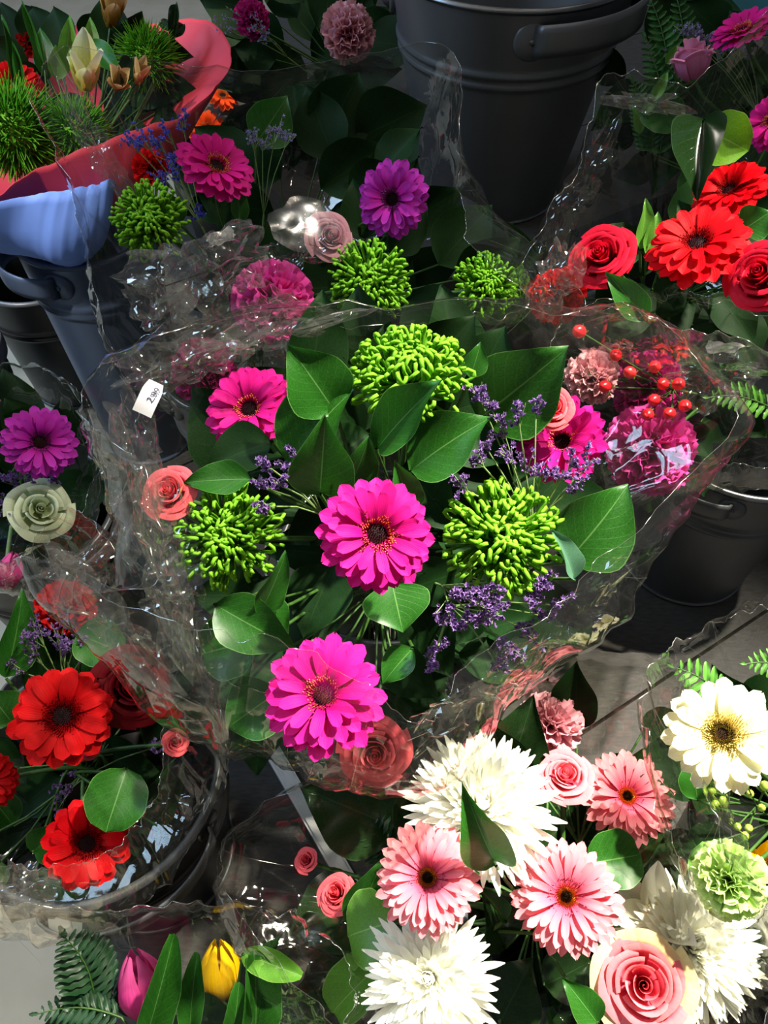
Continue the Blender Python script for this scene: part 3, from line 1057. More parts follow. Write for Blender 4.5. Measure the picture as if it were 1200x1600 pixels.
# ------------------------------------------------------------------ leaves
def leaf_mesh(key, mat, fold=0.35, droop=0.25, wave=0.05, serr=0.02, shape='ovate'):
    def mk():
        def fn(u, v):
            if shape == 'ovate':
                w = 0.5 * math.sin(math.pi * v ** 0.78) ** 0.85 * (1 - 0.30 * v ** 4)
                if v > 0.85:
                    w *= 1 - 0.25 * (v - 0.85) / 0.15
            elif shape == 'round':
                w = 0.5 * math.sqrt(max(0.0, 1 - (2 * v - 1) ** 2))
            else:
                w = 0.5 * math.sin(math.pi * (0.04 + 0.93 * v)) ** 0.6
            w *= 1 + serr * math.sin(v * 70) * abs(u)
            z = fold * w * abs(u) ** 1.3 - droop * (v - 0.35) ** 2 + wave * math.sin(v * 9 + (2 if u > 0 else 0)) * u * u
            return (v, u * w, z)
        return MB().grid(fn, 8, 14).mesh('leaf', M[mat])
    return cached(('lf', key, mat, fold, droop, wave, serr, shape), mk)


def leaf_matrix(base, tip, wid, tx=0.0, ty=0.0, roll=0.0):
    ax = tip - base
    L = ax.length
    x = ax.normalized()
    n = face((base + tip) / 2, tx, ty)
    z = (n - x * n.dot(x)).normalized()
    y = z.cross(x)
    m = Matrix(((x.x, y.x, z.x, base.x), (x.y, y.y, z.y, base.y), (x.z, y.z, z.z, base.z), (0, 0, 0, 1)))
    return m @ Matrix.Rotation(roll, 4, 'X') @ Matrix.Diagonal((L, wid, L * 0.8, 1))


def sprig(label, bq, leaves, mat='leaf', shape='ovate', fold=0.35, droop=0.25, cat='foliage', name='leafy_sprig', serr=0.02, stem_mat='stem', r=0.0018):
    """leaves: (base px, py, tip px, py, width px, depth base, depth tip, roll[, material])"""
    l0 = leaves[0]
    root = W(l0[0], l0[1], l0[5])
    Mw = Matrix.Translation(root)
    rng = random.Random(int(l0[0] * 3 + l0[1]))
    t = thing(name, label, cat, Mw, 'leafy sprigs in ' + GROUPN[bq])
    sm = MB()
    Bp, E = BQ[bq]
    b = Bp + Vector((rng.uniform(-0.02, 0.02), rng.uniform(-0.02, 0.02), 0)) - root
    e = E + Vector((rng.uniform(-0.04, 0.04), rng.uniform(-0.04, 0.04), 0)) - root
    main = bez(Vector((0, 0, 0)), b * 0.3 + Vector((0, 0, -0.02)), b + (b - e) * 0.25, b, 6) + [e]
    sm.tube(main, r, 5)
    for k, lf in enumerate(leaves):
        p0 = W(lf[0], lf[1], lf[5])
        p1 = W(lf[2], lf[3], lf[6])
        wid = 1.22 * lf[4] * (lf[5] + lf[6]) / 2 / F
        m_ = lf[8] if len(lf) > 8 else mat
        fo_ = fold * rng.uniform(0.6, 1.3)
        me = leaf_mesh(rng.randrange(3), m_, round(fo_, 1), round(droop * rng.uniform(0.6, 1.5), 1), 0.05, serr, shape)
        obj('leaf', me, t, Mw.inverted() @ leaf_matrix(p0, p1, wid, rng.uniform(-0.25, 0.25), rng.uniform(-0.1, 0.3), lf[7]))
        if k:
            q = p0 - root
            j = main[min(3, len(main) - 1)]
            sm.tube([q, q.lerp(j, 0.5) + Vector((0, 0, -0.008)), j], r * 0.8, 4)
    sm.build('stem', M[stem_mat], t)
    return t


def filler(label, bq, cx, cy, rx, ry, d, n, size=80, mat='leaf_shade', seed=0):  # added leaves that fill gaps and darken the inside of a bouquet
    rng = random.Random(seed + int(cx))
    ls = []
    for i in range(n):
        a = i * 2.39996 + rng.uniform(-0.3, 0.3)
        q = math.sqrt((i + 0.7) / n)
        x, y = cx + rx * q * math.cos(a), cy + ry * q * math.sin(a)
        b = a + rng.uniform(-0.8, 0.8)
        dd = d + rng.uniform(-0.02, 0.03)
        s = size * rng.uniform(0.75, 1.25)
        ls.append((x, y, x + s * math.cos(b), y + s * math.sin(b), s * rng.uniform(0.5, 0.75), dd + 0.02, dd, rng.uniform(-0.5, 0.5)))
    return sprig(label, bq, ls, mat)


# ------------------------------------------------------------------ statice, berries, ferns, fuzzy balls
def statice(label, bq, heads, d, kind='statice', size=0.0026, n=36, spread=30, root=None):
    """heads: list of (px, py[, spread px])"""
    rng = random.Random(int(heads[0][0] + heads[0][1]))
    Bp, E = BQ[bq]
    cx = sum(h[0] for h in heads) / len(heads)
    cy = sum(h[1] for h in heads) / len(heads)
    if root is None:
        fork = W(cx, cy, d).lerp(Bp, 0.35)
    else:
        fork = W(root[0], root[1], d + 0.04)
    Mw = Matrix.Translation(fork)
    t = thing('statice_sprig', label, 'statice', Mw, kind.replace('_', ' ') + ' sprigs in ' + GROUPN[bq])
    st = MB()
    b, e = Bp - fork, E + Vector((rng.uniform(-0.03, 0.03), rng.uniform(-0.03, 0.03), 0)) - fork
    st.tube([Vector((0, 0, 0)), b * 0.5, b, e], 0.0014, 5)
    for h in heads:
        sp = (h[2] if len(h) > 2 else spread) * d / F
        dd = d + rng.uniform(-0.012, 0.012)
        c = W(h[0], h[1], dd) - fork
        up = (c.normalized() + 0.5 * face(fork)).normalized()
        q0 = c - c.normalized() * sp * 1.2
        st.tube([Vector((0, 0, 0)), q0 * 0.55 + Vector((0, 0, 0.006)), q0, c], 0.0008, 4)
        fm = MB()
        tips = []
        for k in range(5):
            o = Vector((rng.uniform(-1, 1), rng.uniform(-1, 1), rng.uniform(-1, 1))) * sp * 0.8
            tp = c + o + up * sp * 0.3
            st.tube([q0, q0.lerp(tp, 0.6) + up * 0.002, tp], 0.0005, 3)
            tips.append(tp)
        for k in range(n):
            tp = rng.choice(tips)
            f = q0.lerp(tp, rng.uniform(0.55, 1.08))
            f = f + Vector((rng.gauss(0, 1), rng.gauss(0, 1), rng.gauss(0, 1))) * sp * 0.16
            ax = (up + Vector((rng.uniform(-1, 1), rng.uniform(-1, 1), rng.uniform(-1, 1))) * 0.9).normalized()
            s = size * rng.uniform(0.75, 1.25)
            Mf = frame(f, ax, rng.uniform(0, 6))
            # a small trumpet with a five lobed mouth
            base = len(fm.v)
            ring = []
            fm.v.append(Mf @ Vector((0, 0, -s * 0.9)))
            for i in range(10):
                a = math.pi * i / 5
                r = s * (1.0 if i % 2 == 0 else 0.55)
                fm.v.append(Mf @ Vector((r * math.cos(a), r * math.sin(a), s * (0.25 if i % 2 == 0 else 0.1))))
            for i in range(10):
                fm.f.append((base, base + 1 + i, base + 1 + (i + 1) % 10))
                fm.mi.append(0)
                fm.uv += [(0.5, 0), (i / 10, 1), ((i + 1) / 10, 0.85)]
        fm.build('flower_cluster', M[kind], t, kind='stuff', smooth=False)
    st.build('stem', M['stem_pale'], t)
    return t


def berries(label, bq, pts, d, mat, r=0.0055, tip=0.4):
    rng = random.Random(int(pts[0][0]))
    Bp, E = BQ[bq]
    cx = sum(h[0] for h in pts) / len(pts)
    cy = sum(h[1] for h in pts) / len(pts)
    fork = W(cx, cy, d).lerp(Bp, 0.25)
    t = thing('berry_sprig', label, 'berries', Matrix.Translation(fork), 'berry sprigs in ' + GROUPN[bq])
    st = MB()
    b, e = Bp - fork, E + Vector((rng.uniform(-0.03, 0.03), rng.uniform(-0.03, 0.03), 0)) - fork
    st.tube([Vector((0, 0, 0)), b * 0.5, b, e], 0.0016, 5)

    def bm_():
        mb = MB()
        mb.grid(lambda u, v: ((math.sin(math.pi * v) ** 0.9) * math.cos(math.pi * u), (math.sin(math.pi * v) ** 0.9) * math.sin(math.pi * u), -math.cos(math.pi * v) + tip * max(0, v - 0.8) * 5 * (v > 0.8) * 0.5), 10, 9)
        return mb.mesh('berry', M[mat])

    def cm_():
        mb = MB()
        for i in range(5):
            a = i * 1.2566
            mb.grid(lambda u, v, a=a: (lambda x, y, z: (x * math.cos(a) - y * math.sin(a), x * math.sin(a) + y * math.cos(a), z))(v * 1.3, u * 0.45 * (1 - v) + 0.02 * u, -0.9 + 0.5 * v * v), 2, 4)
        return mb.mesh('sepals', M['leaf_light'])
    for h in pts:
        dd = d + rng.uniform(-0.015, 0.015)
        c = W(h[0], h[1], dd)
        n = (face(c) * 0.4 + (c - fork).normalized() + Vector((rng.uniform(-.4, .4), rng.uniform(-.4, .4), 0))).normalized()
        s = r * (h[2] if len(h) > 2 else 1.0)
        Mx = Matrix.Translation(-fork) @ frame(c, n) @ Matrix.Diagonal((s, s, s * 1.12, 1))
        bo_ = obj('berry', cached(('berry', mat, tip), bm_), t, Mx)
        obj('sepals', cached(('sepal',), cm_), bo_, None)
        q = c - fork - n * s
        st.tube([Vector((0, 0, 0)), q * 0.6, q], 0.0009, 4)
    st.build('stem', M['stem'], t)
    return t


def frond(label, bq, base, tip, wid, d0, d1, mat='fern', n=16, bend=0.1, serr=0.12, joined=False):
    p0, p1 = W(base[0], base[1], d0), W(tip[0], tip[1], d1)
    Mw = Matrix.Translation(p0)
    rng = random.Random(int(base[0] + tip[1]))
    t = thing('fern_frond', label, 'fern', Mw, 'fern fronds in ' + GROUPN[bq])
    ax = p1 - p0
    L = ax.length
    nrm = face((p0 + p1) / 2, 0.1, 0.1)
    side = ax.normalized().cross(nrm).normalized()
    w = wid * d1 / F
    Bp, E = BQ[bq]

    def P(s):
        return ax * s + side * bend * L * math.sin(math.pi * s * 0.9) + nrm * 0.04 * L * math.sin(math.pi * s)
    MB().tube([E - p0, Bp - p0] + [P(i / 8) for i in range(9)], [0.0014, 0.0014] + [0.0013 - 0.0001 * i for i in range(9)], 4).build('stem', M['stem'], t)
    jm = MB()
    for i in range(n):
        s = 0.06 + 0.94 * i / n
        ln = w * 0.5 * (math.sin(math.pi * (0.25 + 0.72 * s)) ** 0.9 + 0.05)
        tdir = (P(min(1, s + 0.05)) - P(s - 0.05)).normalized()
        for sg in (-1, 1):
            dr = (side * sg + tdir * 0.55 + nrm * rng.uniform(-0.15, 0.15)).normalized()
            base_p = P(s) + p0
            mx = Mw.inverted() @ leaf_matrix(base_p, base_p + dr * ln, ln * 0.34, 0.1 * sg, 0.1, rng.uniform(-0.25, 0.25))
            me = leaf_mesh(0, mat, 0.2, 0.3, 0.05, serr, 'strap')
            if joined:
                off = len(jm.v)
                uvl = me.uv_layers[0].data
                jm.v += [mx @ v.co for v in me.vertices]
                for f in me.polygons:
                    jm.f.append(tuple(off + x for x in f.vertices))
                    jm.mi.append(0)
                    jm.uv += [tuple(uvl[li].uv) for li in f.loop_indices]
            else:
                obj('leaflet', me, t, mx)
    mx = Mw.inverted() @ leaf_matrix(P(0.97) + p0, P(1.0) + p0 + ax.normalized() * w * 0.18, w * 0.1)
    obj('leaflet', leaf_mesh(0, mat, 0.2, 0.3, 0.05, serr, 'strap'), t, mx)
    if joined:
        jm.build('leaflets', M[mat], t, kind='stuff')
    return t


def fuzz(px, py, dpx, label, bq, d, tx=0, ty=0.3, n=900):
    R = dpx * d / F / 2
    p = W(px, py, d)
    rng = random.Random(int(px + py))
    Mw = frame(p, face(p, tx, ty))
    t = thing('green_trick_dianthus', label, 'dianthus', Mw, 'fuzzy green balls in ' + GROUPN[bq])
    MB().ball((0, 0, 0), R * 0.6, 14, 10).build('core', M['grass'], t)
    mb = MB()
    for i in range(n):
        z = 1 - 1.75 * (i + 0.5) / n
        a = i * 2.39996
        r = math.sqrt(max(0, 1 - z * z))
        dr = Vector((r * math.cos(a), r * math.sin(a), z))
        j = Vector((rng.uniform(-1, 1), rng.uniform(-1, 1), rng.uniform(-1, 1))) * 0.22
        mb.spike(dr * R * 0.55, (dr + j) * R * rng.uniform(0.85, 1.05), R * 0.024, 0, 3, 0.1)
    mb.build('spikes', M['grass'], t, kind='stuff')
    stem_to(t, Mw, bq, 0.002, rng)
    return t


# ------------------------------------------------------------------ wraps
def catmull(P, s):
    n = len(P)
    k = int(math.floor(s))
    t = s - k
    a, b, c, d_ = P[(k - 1) % n], P[k % n], P[(k + 1) % n], P[(k + 2) % n]
    return 0.5 * ((2 * b) + (c - a) * t + (2 * a - 5 * b + 4 * c - d_) * t * t + (3 * b - a - 3 * c + d_) * t ** 3)


def ridged(p):
    return 1 - 2 * abs(noise.noise(p))


def wrap(name, label, cat, bind, stations, mat='film', nu=150, nv=34, amp=1.0, seed=0.0, group='cellophane wraps', t0=0.12, tb=0.62, smooth=True, rb=0.02, thickness=0.0):
    bel = [W(*s[0]) for s in stations]
    rim = [W(*s[1]) for s in stations]
    n = len(bel)
    cen = sum(rim, Vector()) / n
    axis = (cen - bind).normalized()
    org = bind.copy()
    off = Vector((seed, seed * 1.7, -seed))

    def fn(u, v):
        s = (u + 1) / 2 * n
        if s >= n:
            s = 0.0
        # pleats run from the tie to the rim
        b, r = catmull(bel, s), catmull(rim, s)
        t = t0 + (1 - t0) * v
        rad = (b - bind)
        rad -= axis * rad.dot(axis)
        rad.normalize()
        B0 = bind + rad * rb
        # quadratic through tie, belly, rim
        l0 = (t - tb) * (t - 1) / (tb)
        l1 = t * (t - 1) / (tb * (tb - 1))
        l2 = t * (t - tb) / (1 - tb)
        p = l0 * B0 + l1 * b + l2 * r
        th = s / n * 2 * math.pi
        q = Vector((math.cos(th) * 3, math.sin(th) * 3, 0))
        pl = ridged(q * 1.6 + off) * 0.010 + ridged(q * 4.1 + off * 2) * 0.005
        c1 = ridged(p * 5 + off) * 0.016 + ridged(p * 12 + off) * 0.007 + ridged(p * 30 - off) * 0.0022
        k = amp * min(1.0, 0.3 + v)
        p = p + rad * (pl * 0.8 + c1) * k + axis * k * (ridged(q * 1.3 - off) * 0.014 * v ** 3 + noise.noise(p * 9 - off) * 0.005)
        return p - org
    mb = MB().grid(fn, nu, nv)
    o = mb.build(name, M[mat], None, Matrix.Translation(org), smooth=smooth)
    if thickness:
        so = o.modifiers.new('thickness', 'SOLIDIFY')
        so.thickness = thickness
    if mat == 'film':
        em = MB()
        em.tube([Vector(fn(-1 + 2 * i / 240, 1.0)) for i in range(240)], 0.00035, 4)  # tube added along the rim as its bright edge line
        em.build('film_edge_highlight', M['film_edge_highlight'], o)
        rng = random.Random(int(seed * 10))
        cm = MB()
        for k in range(16):
            u0 = rng.uniform(-1, 1)
            va, vb = rng.uniform(0.35, 0.6), rng.uniform(0.8, 1.0)
            dr = rng.uniform(-0.06, 0.06)
            pts = [Vector(fn(max(-1, min(1, u0 + dr * i / 14)), va + (vb - va) * i / 14)) for i in range(15)]
            cm.tube(pts, [0.0001 + 0.0003 * math.sin(math.pi * i / 14) for i in range(15)], 4)  # thin tubes added as highlights along the folds
        cm.build('fold_highlights', M['film_edge_highlight'], o, kind='stuff')
    tag(o, label, cat, group)
    return o, fn, org


def crumple(parent, org, name, px, py, d, w, h, mat, seed=1.0, amp=0.012, tx=0, ty=0, roll=0.0, nu=26, nv=20):
    p = W(px, py, d)
    Mx = frame(p, face(p, tx, ty), roll)
    off = Vector((seed, 2 * seed, seed))

    def fn(u, v):
        x, y = u * w / 2, (v - 0.5) * h
        q = Vector((x, y, 0))
        rr_ = max(abs(u), abs(2 * v - 1)) + 1e-6
        an = math.atan2(2 * v - 1, u)
        sq = rr_ / math.hypot(u, 2 * v - 1) if rr_ > 1e-4 else 1
        e = sq * (0.8 + 0.45 * noise.noise(Vector((math.cos(an) * 1.7, math.sin(an) * 1.7, seed))) + 0.25 * noise.noise(Vector((math.cos(an) * 5, math.sin(an) * 5, seed))))
        z = amp * (ridged(q * 26 + off) + 0.6 * ridged(q * 70 + off) + 0.3 * ridged(q * 150 + off))
        dx, dy = amp * 0.8 * noise.noise(q * 45 + off), amp * 0.8 * noise.noise(q * 45 - off)
        return (x * e + dx, y * e + dy, z)
    return MB().grid(fn, nu, nv).build(name, M[mat], parent, Matrix.Translation(-org) @ Mx, smooth=False)


# ================================================================== MIDDLE BOUQUET
gerbera(588, 836, 186, 'magenta', 'vivid magenta gerbera in the centre of the middle bouquet, above the dark gap', 'mid', 0.12, 0.12, roll=0.2)
gerbera(392, 642, 150, 'magenta', 'magenta gerbera tilted to one side below the price label edge', 'mid', -0.30, 0.42, cup=14)
gerbera(880, 692, 148, 'magenta', 'magenta gerbera beside purple statice and the big dark leaf', 'mid', -0.25, 0.30, cup=22)
gerbera(507, 1088, 196, 'magenta', 'magenta gerbera partly veiled by film, above the coral rose', 'mid', -0.15, 0.25)
mum(640, 588, 205, 'green_mum', 'bright green spider chrysanthemum at the top of the middle bouquet', 'mid', 0.0, 0.9, real=0.12)
mum(356, 838, 182, 'green_mum', 'green spider chrysanthemum next to the small coral rose', 'mid', -0.25, 0.10, real=0.105)
mum(785, 842, 205, 'green_mum', 'large green spider chrysanthemum above the purple statice cluster', 'mid', 0.05, 0.2, real=0.115)
rose(268, 772, 78, 'coral_rose', 'small coral pink rose wedged against the crumpled film', 'mid', -0.4, 0.3, real=0.045)
rose(586, 1172, 98, 'coral_rose', 'coral rose under the lowest magenta gerbera', 'mid', 0.0, -0.3, real=0.062)
rose(862, 640, 60, 'coral_rose', 'coral rose peeping out behind a magenta gerbera', 'mid', 0.1, 0.3, d=0.76)
dm = 0.72
sprig('dark salal leaf pointing up beside the top green chrysanthemum', 'mid', [(525, 645, 452, 540, 92, 0.72, 0.68, 0.3)])
sprig('broad salal leaf behind the folded one at the middle', 'mid', [(450, 725, 548, 600, 104, 0.74, 0.70, -0.3)])
sprig('folded salal leaf standing upright above the central gerbera', 'mid', [(500, 772, 508, 655, 88, 0.70, 0.64, 0.2)], fold=0.8)
sprig('small bright leaf just above the central gerbera', 'mid', [(546, 762, 578, 688, 54, 0.70, 0.67, 0.2, 'leaf')])
sprig('salal leaf across the front of the top green chrysanthemum', 'mid', [(588, 700, 684, 592, 76, 0.70, 0.63, -0.35)])
sprig('shadowed salal leaf pointing at the purple statice', 'mid', [(640, 735, 762, 648, 92, 0.72, 0.68, -0.2)])
sprig('largest dark leaf above the magenta gerbera with statice', 'mid', [(748, 655, 886, 546, 124, 0.76, 0.70, 0.2)])
sprig('big salal leaf at the film edge under the statice', 'mid', [(885, 880, 986, 760, 108, 0.74, 0.72, 0.3)])
sprig('curled pale leaf tip beside the large green chrysanthemum', 'mid', [(898, 905, 868, 828, 36, 0.68, 0.66, 0.6, 'leaf_pale')])
sprig('pointed leaf hanging below the central gerbera', 'mid', [(612, 910, 630, 988, 90, 0.70, 0.69, 0.0)])
sprig('narrow upright leaf under the coral rose and green chrysanthemum', 'mid', [(405, 962, 450, 866, 42, 0.70, 0.68, 0.4), (400, 945, 452, 990, 56, 0.71, 0.71, 0.0)])
sprig('long leaf seen through film above the veiled gerbera', 'mid', [(335, 945, 460, 1015, 76, 0.70, 0.69, 0.2, 'leaf')])
sprig('round greyish leaf behind the film fold', 'mid', [(402, 1000, 312, 1022, 84, 0.72, 0.73, 0.0)], shape='round')
sprig('lit leaf next to the veiled magenta gerbera', 'mid', [(436, 1080, 350, 1140, 86, 0.71, 0.72, 0.2)])
sprig('pale edged leaf over a petal of the central gerbera', 'mid', [(640, 800, 622, 726, 46, 0.665, 0.63, 0.3, 'leaf')])
sprig('little leaf between the veiled gerbera and dark gap', 'mid', [(645, 1012, 596, 1068, 44, 0.71, 0.71, 0.2)])
sprig('dark leaf under the tilted magenta gerbera', 'mid', [(425, 690, 318, 728, 74, 0.74, 0.74, 0.2, 'leaf_shade')])
sprig('leaf over the top of the green chrysanthemum beside coral rose', 'mid', [(392, 748, 285, 752, 48, 0.70, 0.70, 0.2)])
sprig('small leaf sticking up behind the top green chrysanthemum', 'mid', [(735, 590, 752, 535, 34, 0.72, 0.71, 0.2)])
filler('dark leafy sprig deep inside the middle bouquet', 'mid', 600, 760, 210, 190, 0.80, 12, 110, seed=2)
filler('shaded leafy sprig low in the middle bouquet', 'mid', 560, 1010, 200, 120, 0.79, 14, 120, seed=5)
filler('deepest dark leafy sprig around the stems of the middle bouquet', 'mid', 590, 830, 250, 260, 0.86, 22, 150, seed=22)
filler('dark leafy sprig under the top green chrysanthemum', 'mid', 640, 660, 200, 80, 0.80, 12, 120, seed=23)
statice('purple statice sprig over the green chrysanthemum beside coral rose', 'mid', [(415, 725, 16), (445, 728, 14), (404, 758, 15), (435, 755, 15), (415, 790, 16), (456, 705, 9)], 0.66, n=34)
statice('airy purple statice fan beside the magenta gerbera', 'mid', [(745, 610, 16), (765, 628, 14), (785, 665, 20), (810, 650, 18), (755, 690, 18), (745, 715, 18), (795, 705, 22), (820, 720, 22), (845, 745, 22), (715, 758, 18), (880, 735, 22), (900, 715, 20), (925, 720, 18), (895, 760, 20), (838, 632, 14)], 0.69, n=30, root=(830, 830))
statice('dense purple statice cluster under the large green chrysanthemum', 'mid', [(700, 940, 24), (725, 930, 24), (750, 945, 26), (770, 925, 24), (740, 970, 24), (780, 960, 24), (705, 965, 20), (850, 915, 18), (835, 935, 20)], 0.665, n=44)
statice('purple statice behind the slanting film fold', 'mid', [(685, 1010, 20), (675, 1035, 16), (820, 980, 26), (800, 1010, 26), (850, 960, 24), (780, 1040, 24), (880, 945, 20)], 0.70, n=40)

# ================================================================== WHITE AND PINK BOUQUET
gerbera(669, 1372, 168, 'pink', 'pale pink gerbera with orange centre between the two white chrysanthemums', 'pale', -0.10, 0.10, real=0.094, width=0.21, rows=(29, 28, 18))
gerbera(885, 1402, 172, 'pink', 'pale pink gerbera above the big pink rose', 'pale', 0.0, 0.10, real=0.1, width=0.21, rows=(29, 28, 18))
gerbera(978, 1246, 150, 'pink', 'pink gerbera half under film near the pale yellow one', 'pale', 0.25, 0.25, real=0.1, width=0.21, rows=(29, 28, 18), cup=14)
mum(752, 1262, 262, 'white', 'large white chrysanthemum with a dark leaf across it', 'pale', 0.05, 0.45, real=0.158, spider=False, n=280, core=70)
mum(672, 1528, 240, 'white', 'white chrysanthemum at the lower edge with a faint green heart', 'pale', -0.1, 0.0, real=0.135, spider=False, n=260, core=70, flat=0.65)
mum(1080, 1480, 235, 'white', 'white chrysanthemum veiled by film beside the big pink rose', 'pale', 0.25, 0.1, real=0.145, spider=False, n=260, core=70)
lily(1020, 1432, 150, 'lily_white', 'open white lily between the pink gerbera and pink rose', 'pale', 0.1, 0.2, real=0.095, elev=22, width=0.26, name='lily')
rose(1005, 1538, 138, 'pink_rose', 'big pink rose with cream outer petals at the lower edge', 'pale', 0.05, -0.05, real=0.08, outer='cream_rose', layers=6)
rose(882, 1216, 76, 'pink_rose', 'small pink rose between white chrysanthemum and pink gerbera', 'pale', 0.1, 0.5, d=0.79)
rose(528, 1398, 56, 'coral_rose', 'small coral rosebud near the end of the metal bar', 'pale', -0.5, 0.3, d=0.80)
rose(480, 1345, 34, 'coral_rose', 'tiny coral rosebud behind dark film', 'pale', -0.5, 0.3, d=0.86)
carnation(860, 1130, 110, 'carn_pink', 'soft pink carnation behind reflections above the white chrysanthemum', 'pale', 0.0, 0.6, d=0.88)
sprig('dark leaf lying across the large white chrysanthemum', 'pale', [(775, 1352, 728, 1248, 68, 0.69, 0.63, 0.1, 'leaf')])
sprig('pale green round leaf beside the lower white chrysanthemum', 'pale', [(615, 1440, 540, 1462, 96, 0.74, 0.75, 0.1, 'leaf_light'), (600, 1500, 512, 1585, 70, 0.75, 0.76, 0.2, 'leaf_light')], shape='round')
sprig('narrow green leaf between coral rosebud and pink gerbera', 'pale', [(548, 1450, 600, 1345, 52, 0.78, 0.77, 0.2, 'leaf')])
sprig('round leaf between the three pink gerberas', 'pale', [(915, 1350, 1005, 1335, 72, 0.74, 0.75, 0.1, 'leaf')], shape='round')
sprig('green leaf tucked beside the big pink rose', 'pale', [(935, 1600, 882, 1530, 44, 0.70, 0.70, 0.3, 'leaf')])
sprig('glossy dark leaf under the pink gerberas', 'pale', [(790, 1480, 760, 1385, 70, 0.78, 0.76, 0.3), (850, 1540, 930, 1500, 64, 0.78, 0.77, 0.2), (780, 1600, 830, 1500, 90, 0.78, 0.77, -0.2), (820, 1330, 870, 1300, 60, 0.78, 0.77, 0.1)], 'leaf_gloss')
sprig('short green leaf below the pink gerbera beside white petals', 'pale', [(790, 1440, 750, 1385, 26, 0.75, 0.73, 0.4, 'leaf')])
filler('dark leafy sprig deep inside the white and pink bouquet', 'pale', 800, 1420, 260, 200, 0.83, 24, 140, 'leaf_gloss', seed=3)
filler('shaded leafy sprig at the back of the white and pink bouquet', 'pale', 900, 1180, 130, 70, 0.87, 7, 90, 'leaf_shade', seed=4)
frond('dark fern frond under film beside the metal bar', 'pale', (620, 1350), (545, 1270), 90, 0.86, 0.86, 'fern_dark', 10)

# ================================================================== PALE YELLOW BOUQUET
gerbera(1128, 1148, 178, 'cream', 'pale yellow gerbera with a dark brown eye', 'cream', 0.05, 0.12, real=0.1, width=0.33, rows=(18, 16))
carnation(1140, 1375, 122, 'carn_green', 'pale green carnation beneath the berry sprig', 'cream', -0.1, 0.1, real=0.068)
lily(1205, 1352, 70, 'yellow', 'yellow flower cut by the picture edge beside green carnation', 'cream', -0.2, 0.1, real=0.045, elev=45, width=0.3, name='yellow_freesia')
berries('green berry sprig between pale yellow gerbera and green carnation', 'cream', [(1112, 1236), (1130, 1250), (1165, 1222), (1172, 1240), (1118, 1256), (1152, 1292), (1164, 1306), (1195, 1228, 1.3), (1170, 1294), (1190, 1262)], 0.76, 'berry_green', 0.0038)
frond('light feathery sprig above the pale yellow gerbera', 'cream', (1140, 1100), (1050, 1045), 62, 0.80, 0.80, 'fern_light', 7, serr=0.05)
frond('light fern tip at the edge above the pale yellow gerbera', 'cream', (1250, 1050), (1165, 1040), 50, 0.80, 0.80, 'fern_light', 7, serr=0.05)
sprig('round green leaf behind the green carnation', 'cream', [(1130, 1375, 1100, 1315, 74, 0.73, 0.74, 0.2, 'leaf_light'), (1090, 1250, 1082, 1195, 40, 0.78, 0.78, 0.1, 'leaf')], shape='round')
filler('dark leafy sprig deep inside the pale yellow bouquet', 'cream', 1170, 1280, 90, 170, 0.83, 18, 110, 'leaf_shade', seed=6)

# ================================================================== BRIGHT RED BOUQUET
gerbera(1090, 386, 160, 'red', 'bright red gerbera lying flat between two red roses', 'right', -0.05, 0.80, real=0.11, width=0.33, cup=8, d=0.88)
gerbera(1140, 302, 120, 'red', 'bright red gerbera behind the flat one', 'right', -0.3, 0.95, real=0.1, width=0.33, d=0.95)
rose(942, 404, 88, 'red_rose', 'red rose beside the fold of film, left of red gerberas', 'right', -0.3, 0.5, d=0.92)
rose(1192, 432, 98, 'red_rose', 'plump red rose at the picture edge below red gerberas', 'right', -0.35, 0.35, d=0.84)
carnation(872, 460, 95, 'carn_red', 'dark red carnation blurred behind film', 'right', -0.2, 0.4, d=0.98)
gerbera(1210, 190, 90, 'magenta', 'magenta gerbera cut by the picture edge above red gerberas', 'right', -0.5, 0.3, d=1.0)
sprig('long hanging glossy leaf above the red gerberas', 'right', [(1100, 185, 1088, 310, 66, 0.96, 0.94, 0.1)], fold=0.9, mat='leaf_gloss')
sprig('lime green leaf beside the hanging glossy leaf', 'right', [(1100, 200, 1168, 235, 66, 1.0, 0.98, 0.2, 'leaf_lime')], shape='round')
sprig('pointed leaf standing below the red rose', 'right', [(1010, 500, 948, 425, 40, 0.86, 0.84, 0.2, 'leaf')])
sprig('deep green leaf between red gerbera and plump red rose', 'right', [(1160, 360, 1205, 330, 50, 0.9, 0.88, 0.2, 'leaf')])
sprig('pale leaf stalks beside the left red rose', 'right', [(1000, 390, 1012, 310, 26, 0.95, 0.93, 0.3, 'leaf_light'), (1010, 400, 1030, 330, 24, 0.95, 0.94, 0.2, 'leaf_light')])
filler('dark leafy sprig under the red gerberas', 'right', 1090, 420, 120, 90, 1.0, 20, 100, 'leaf_shade', seed=7)

# ================================================================== FERN AND BERRY BOUQUET
berries('red berry sprig behind the film beside the magenta gerbera', 'fern', [(905, 518, 1.1), (962, 555), (984, 582), (945, 604), (1023, 573), (1060, 600), (1022, 625), (1046, 646), (1070, 634), (1012, 648), (1036, 600)], 0.90, 'berry_red', 0.0072)
carnation(1015, 700, 150, 'carn_magenta', 'deep magenta carnation pressed against the film edge', 'fern', -0.1, 0.2, d=0.93)
carnation(925, 590, 90, 'carn_pink', 'faded coral carnation behind the big dark leaf', 'fern', -0.1, 0.3, d=0.95)
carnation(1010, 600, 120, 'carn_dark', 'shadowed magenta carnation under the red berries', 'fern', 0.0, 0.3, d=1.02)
frond('light fern frond under the taped film over the zinc bucket', 'fern', (1210, 640), (1105, 625), 52, 0.98, 0.96, 'fern_light', 9)
filler('leafy sprig under the red berries', 'fern', 1030, 630, 100, 90, 1.07, 16, 90, 'leaf_shade', seed=8)

